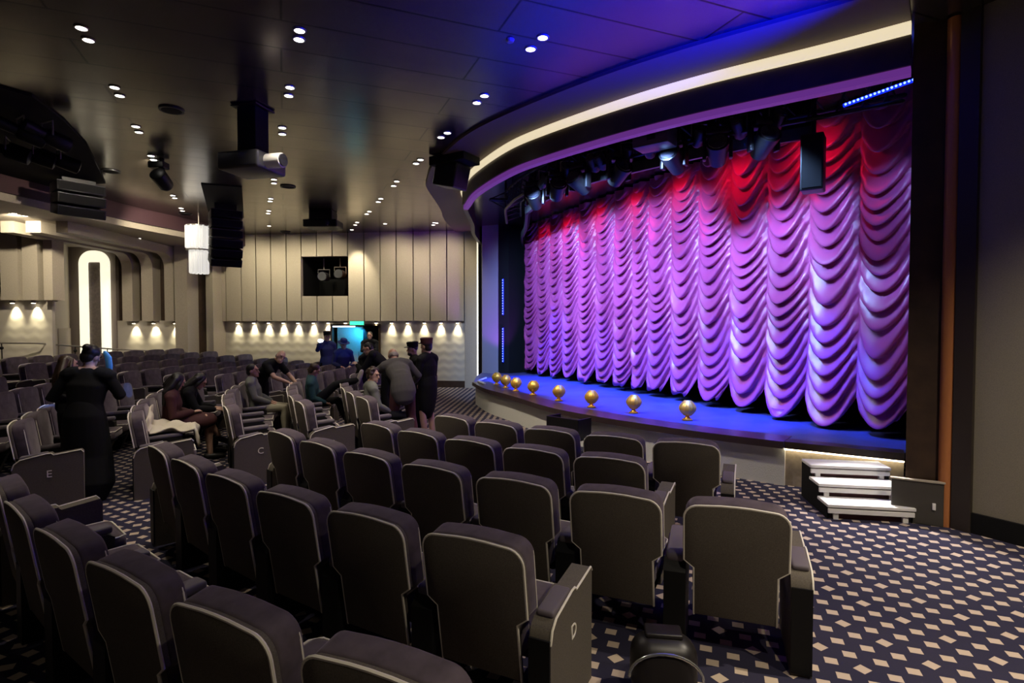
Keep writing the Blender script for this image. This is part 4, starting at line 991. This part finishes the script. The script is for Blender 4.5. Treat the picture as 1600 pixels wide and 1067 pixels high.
    if hat:
        hm2, kind = hat; q = BM(); prof = {'cap': [(.002, .02), (.098, .02), (.100, .07), (.108, .115), (.085, .13), (.002, .132)], 'brim': [(.002, .03), (.165, .03), (.165, .042), (.098, .048), (.094, .12), (.07, .145), (.002, .15)]}[kind]
        lathe(q, prof, 24, caps=False); bmesh.ops.transform(q, matrix=Matrix.Translation(h(0, -.01, .03)) @ (R_ @ Euler((radians(-4), 0, 0)).to_matrix()).to_4x4() @ Matrix.Diagonal((.95, 1.12, 1, 1)), verts=q.verts)
        ho = obj('hat', q, hm2, r, True)
        if kind == 'cap': q = BM(); ell(q, h(0, .105, .055), (.07, .065, .010), R_ @ Euler((radians(-14), 0, 0)).to_matrix(), 14); obj('peak', q, 'shoe', ho, True)
    return r
def fdir(x, y): return atan2(y, x)
def seat_of(k): o = SEATS[k]; return (o.location.x, o.location.y), o.rotation_euler.z + pi / 2, o.location.z

# woman in a black dress standing with her back to us, and the woman she hugs
J = look(lean(stand(), 6, 3), -25, -8, 12)
J.update(elL=V((-.33, .02, 1.16)), wrL=V((-.20, .26, 1.12)), elR=V((.34, .05, 1.17)), wrR=V((.22, .27, 1.16)))
person('person standing in the middle block in a long black dress, back turned, dark hair up', (-4.95, 6.5), fdir(-.25, 1), J, ('clblack', 'low'), ('clblack', 'dress'), hair=('bun', 'haird'), sc=1.03)
J = look(lean(stand(), 4, -26), 0, -6)
person('person with long brown hair, mostly hidden behind the one in the black dress', (-5.50, 7.02), fdir(.6, 1), J, ('clblack', 'long'), ('clblack', 'skirt'), hair=('long', 'hairb'), sc=.98)
q = BM(); x0 = V((-4.83, 6.68, 1.60)); tube(q, [x0 + V((0, 0, .11)), x0 + V((.035, 0, .05)), x0 + V((.045, 0, -.05)), x0 + V((.05, 0, -.14))], [.03, .042, .042, .03], 12, .5, (1, 0, 0))  # blue shape added for the blue light falling on the hair
sc_ = tag(vox('hair_highlight', q, 'hairlight', None, .01, 2), 'painted patch of blue light on the hair of the person in the black dress', 'highlight')
beam((-4.79, 6.66, 1.60), 800, 3.2, (2.0, 6.6, 4.3))
# two women seated close together, the nearer in dark red
loc, fa, z = seat_of(('X', 3, 2)); J = look(lean(sit(), 14, 4), 32, -12); J.update(knR=V((.02, .58, .66)), anR=V((-.20, .74, .34)), ftR=V((-.3, .8, -.4)), wrL=V((-.06, .46, .70)), wrR=V((.05, .42, .76)))
person('person seated with long dark hair and dark red dress, legs crossed', loc, fa, J, ('clred', 'long'), ('clred', 'skirt'), hair=('long', 'haird'), z=z)
loc, fa, z = seat_of(('X', 3, 3)); J = look(lean(sit(), 34, 2), 10, -4); J.update(wrL=V((-.02, .66, .72)), wrR=V((.10, .66, .70)), elL=V((-.24, .42, .74)), elR=V((.24, .42, .74)))
person('person with long dark hair leaning forward in black beside the dark red dress', loc, fa, J, ('clblack', 'long'), ('clblack', 'trousers'), hair=('long', 'haird'), z=z)
# man in the sage shirt
loc, fa, z = seat_of(('X', 2, 4)); J = look(sit(), -8, 2)
person('person seated in a sage green shirt and khaki trousers, hands on lap', loc, fa, J, ('clsage', 'long'), ('cltan', 'trousers'), 'sock', ('short', 'haird'), skin='skin2', z=z)
# man in black leaning over
J = look(lean(stand(), 42, 0), -35, 26); J.update(elR=V((.26, .52, 1.08)), wrR=V((.16, .74, .98)), elL=V((-.24, .50, 1.05)), wrL=V((-.12, .70, .95)))
person('bald person in black T-shirt bending over towards the teal jacket', (-4.82, 10.74), fdir(1, -.25), J, ('clblack', 'short'), ('clblack', 'trousers'), hair=('fringe', 'haird'), skin='skin')
# reclining in teal jacket, one foot up
loc, fa, z = seat_of(('X', 1, 4)); J = look(lean(sit(), 10, 12), 20, -22); J.update(knR=V((.12, .56, .92)), anR=V((.10, .98, 1.00)), ftR=V((.0, .35, 1)), knL=V((-.14, .58, .60)), anL=V((-.16, .80, .12)))
person('person slumped in a teal jacket with one pale shoe raised on the seat ahead', loc, fa, J, ('clteal', 'long'), ('clblack', 'trousers'), 'sock', ('short', 'hairb'), z=z)
# curly haired woman
loc, fa, z = seat_of(('X', 0, 1)); J = look(lean(sit(), 6, 0), -40, -2)
person('person seated with curly brown hair and olive top, face turned sideways', loc, fa, J, ('clsage', 'long'), ('clblack', 'trousers'), hair=('curly', 'hairb'), z=z)
# grey man bending over the front row
J = look(lean(stand(), 44, -5), 12, 8); J.update(elL=V((-.36, .42, 1.16)), wrL=V((-.40, .58, .95)), elR=V((.34, .30, 1.10)), wrR=V((.26, .48, .95)), knL=V((-.13, .08, .50)), knR=V((.14, .04, .50)), anL=V((-.14, -.06, .085)), anR=V((.18, -.10, .085)))
person('grey haired person in a charcoal jacket bending over the front row, back turned', (-1.80, 9.25), fdir(-.42, .9), J, ('clgrey', 'long'), ('clmaroon', 'trousers'), hair=('fringe', 'hairg'), skin='skin2', sc=1.06)
# men in caps by the stage
J = look(stand(), 0, 2); J.update(elL=V((-.24, .04, 1.13)), wrL=V((-.16, .22, .98)), elR=V((.23, .04, 1.13)), wrR=V((.14, .22, .98)))
person('tall person in black uniform and cap standing sideways near the stage', (-1.50, 10.0), fdir(-1, .55), J, ('clblack', 'long'), ('clblack', 'skirt'), hair=('short', 'haird'), hat=('clmaroon', 'cap'), sc=1.02)
J = look(lean(stand(), 4), 6, 4)
person('bearded person in dark cap, face showing past the black uniform', (-1.83, 10.75), fdir(-1, -.35), J, ('clblack', 'long'), ('clblack', 'trousers'), hair=('beard', 'haird'), hat=('clblack', 'cap'), skin='skin2', sc=.97)
# ushers in hats at the far door
x, y = ring_pt(9.36, -191); J = look(lean(stand(), 6), 8, -6); J.update(elR=V((.27, .05, 1.12)), wrR=V((.12, .26, 1.05)), elL=V((-.27, .05, 1.12)), wrL=V((-.12, .26, 1.05)))
person('person in a brimmed hat and navy coat lit blue, standing among far seats', (x, y), fdir(.55, -.9), J, ('clnavy', 'long'), ('clblack', 'trousers'), hair=('short', 'haird'), hat=('clnavy', 'brim'), sc=.95)
beam((x, y, 1.55), 900, 4.2, (3.0, 8.4, 4.2))
x, y = -5.30, 16.1; J = look(stand(), -10, 0); J.update(elR=V((.30, .10, 1.28)), wrR=V((.30, .33, 1.52)))
person('second person in a flat dark hat, behind the navy coat by the far wall', (x, y), fdir(.7, -.8), J, ('clnavy', 'long'), ('clblack', 'trousers'), hair=('short', 'haird'), hat=('clblack', 'cap'), sc=1.05)
q = BM(); cyl(q, (-5.29, 15.56, zf(x, y) + 1.62), .05, .16, 12, 'Y'); fl = tag(obj('torch', q, mat('torch_glow', (1, 1, 1), emis=(.85, .92, 1), es=5)), 'small bright white torch held up beside the hatted people', 'torch')
J = look(stand(), -8, 0); J.update(elL=V((-.22, .12, 1.16)), wrL=V((-.05, .24, 1.22)), elR=V((.22, .12, 1.16)), wrR=V((.05, .25, 1.2)))
person('person in black standing in the dark half of the far doorway', (-4.62, 18.28), fdir(.2, -1), J, ('clblack', 'long'), ('clblack', 'trousers'), hair=('short', 'haird'), sc=1.05)
J = look(lean(stand(), 40, 8), 10, 10); J.update(elL=V((-.2, .48, 1.0)), wrL=V((-.1, .62, 1.12)), elR=V((.25, .5, 1.0)), wrR=V((.12, .68, 1.1)))
person('person in black with rounded back, bending in the far aisle', (-2.72, 12.3), fdir(-.9, .1), J, ('clblack', 'long'), ('clblack', 'trousers'), hair=('short', 'haird'), sc=1.05)
J = look(lean(stand(), 16, 0), -10, 8); J.update(elL=V((-.24, .2, 1.15)), wrL=V((-.06, .38, 1.28)), elR=V((.24, .2, 1.15)), wrR=V((.06, .36, 1.3)))
person('person in dark clothes facing the bent one in the far aisle', (-3.42, 12.75), fdir(.9, -.25), J, ('clblack', 'long'), ('clblack', 'trousers'), hair=('short', 'haird'), sc=.93)
# blue beams that catch two seat backs
for px, py, pw_ in ((40, 640, 2600), (207, 604, 3400)):
    x, y = P(px, py, .92); beam((x, y, .9), pw_, 1.8, (1.2, 7.6, 4.3))

# cream coat over a seat
o = SEATS['X', 3, 1]; q = BM(); N1, N2 = 26, 22; gg = []
for i in range(N1 + 1):
    u = i / N1; row = []
    for j in range(N2 + 1):
        v = j / N2; x = -.40 + .80 * v
        if u < .35: y, z_ = -.02 - .05 * (.35 - u) * 2, .64 + .26 * (.35 - u) / .35 * (1 - .55 * abs(v - .3))
        elif u < .85: y, z_ = .0 + .47 * (u - .35) / .5, .645
        else: y, z_ = .47 + .05 * (u - .85) / .15, .645 - .24 * ((u - .85) / .15) * (.4 + .6 * v)
        f_ = .020 * sin(v * 17 + u * 5) + .016 * sin(u * 21 + v * 9) + .022 * sin(v * 7 - u * 11)
        row.append(q.verts.new((x + .03 * sin(u * 9), y + .5 * f_, z_ + f_ + .02)))
    gg.append(row)
for i in range(N1):
    for j in range(N2): q.faces.new((gg[i][j], gg[i + 1][j], gg[i + 1][j + 1], gg[i][j + 1]))
c_ = obj('coat', q, 'coat', None, 'all'); c_.location = o.location; c_.rotation_euler = o.rotation_euler; md = c_.modifiers.new('thickness', 'SOLIDIFY'); md.thickness = .018
tag(c_, 'cream coat draped over a seat beside the dark red dress', 'coat')
# black rounded bag standing in the near row, just inside the frame
x, y = 0.83, 3.04; r = thing('bag', 'black rounded bag with curved silver rim standing on the near carpet', 'bag', (x, y, 0), radians(-8))
q = BM(); rbox(q, (0, 0, .17), (.36, .24, .34), .11, 5); obj('body', q, 'shoe', r, 'all')
q = BM(); tube(q, [(-.19 * cos(k * pi / 14), -.125 + .01 * sin(k * pi / 14), .17 + .125 * sin(k * pi / 14)) for k in range(15)], .008, 8); obj('rim', q, mat('silver_trim', (.6, .62, .6), .25, .9), r, True)
q = BM(); rbox(q, (0, .02, .345), (.2, .12, .03), .012, 3); obj('handle', q, 'shoe', r, True)
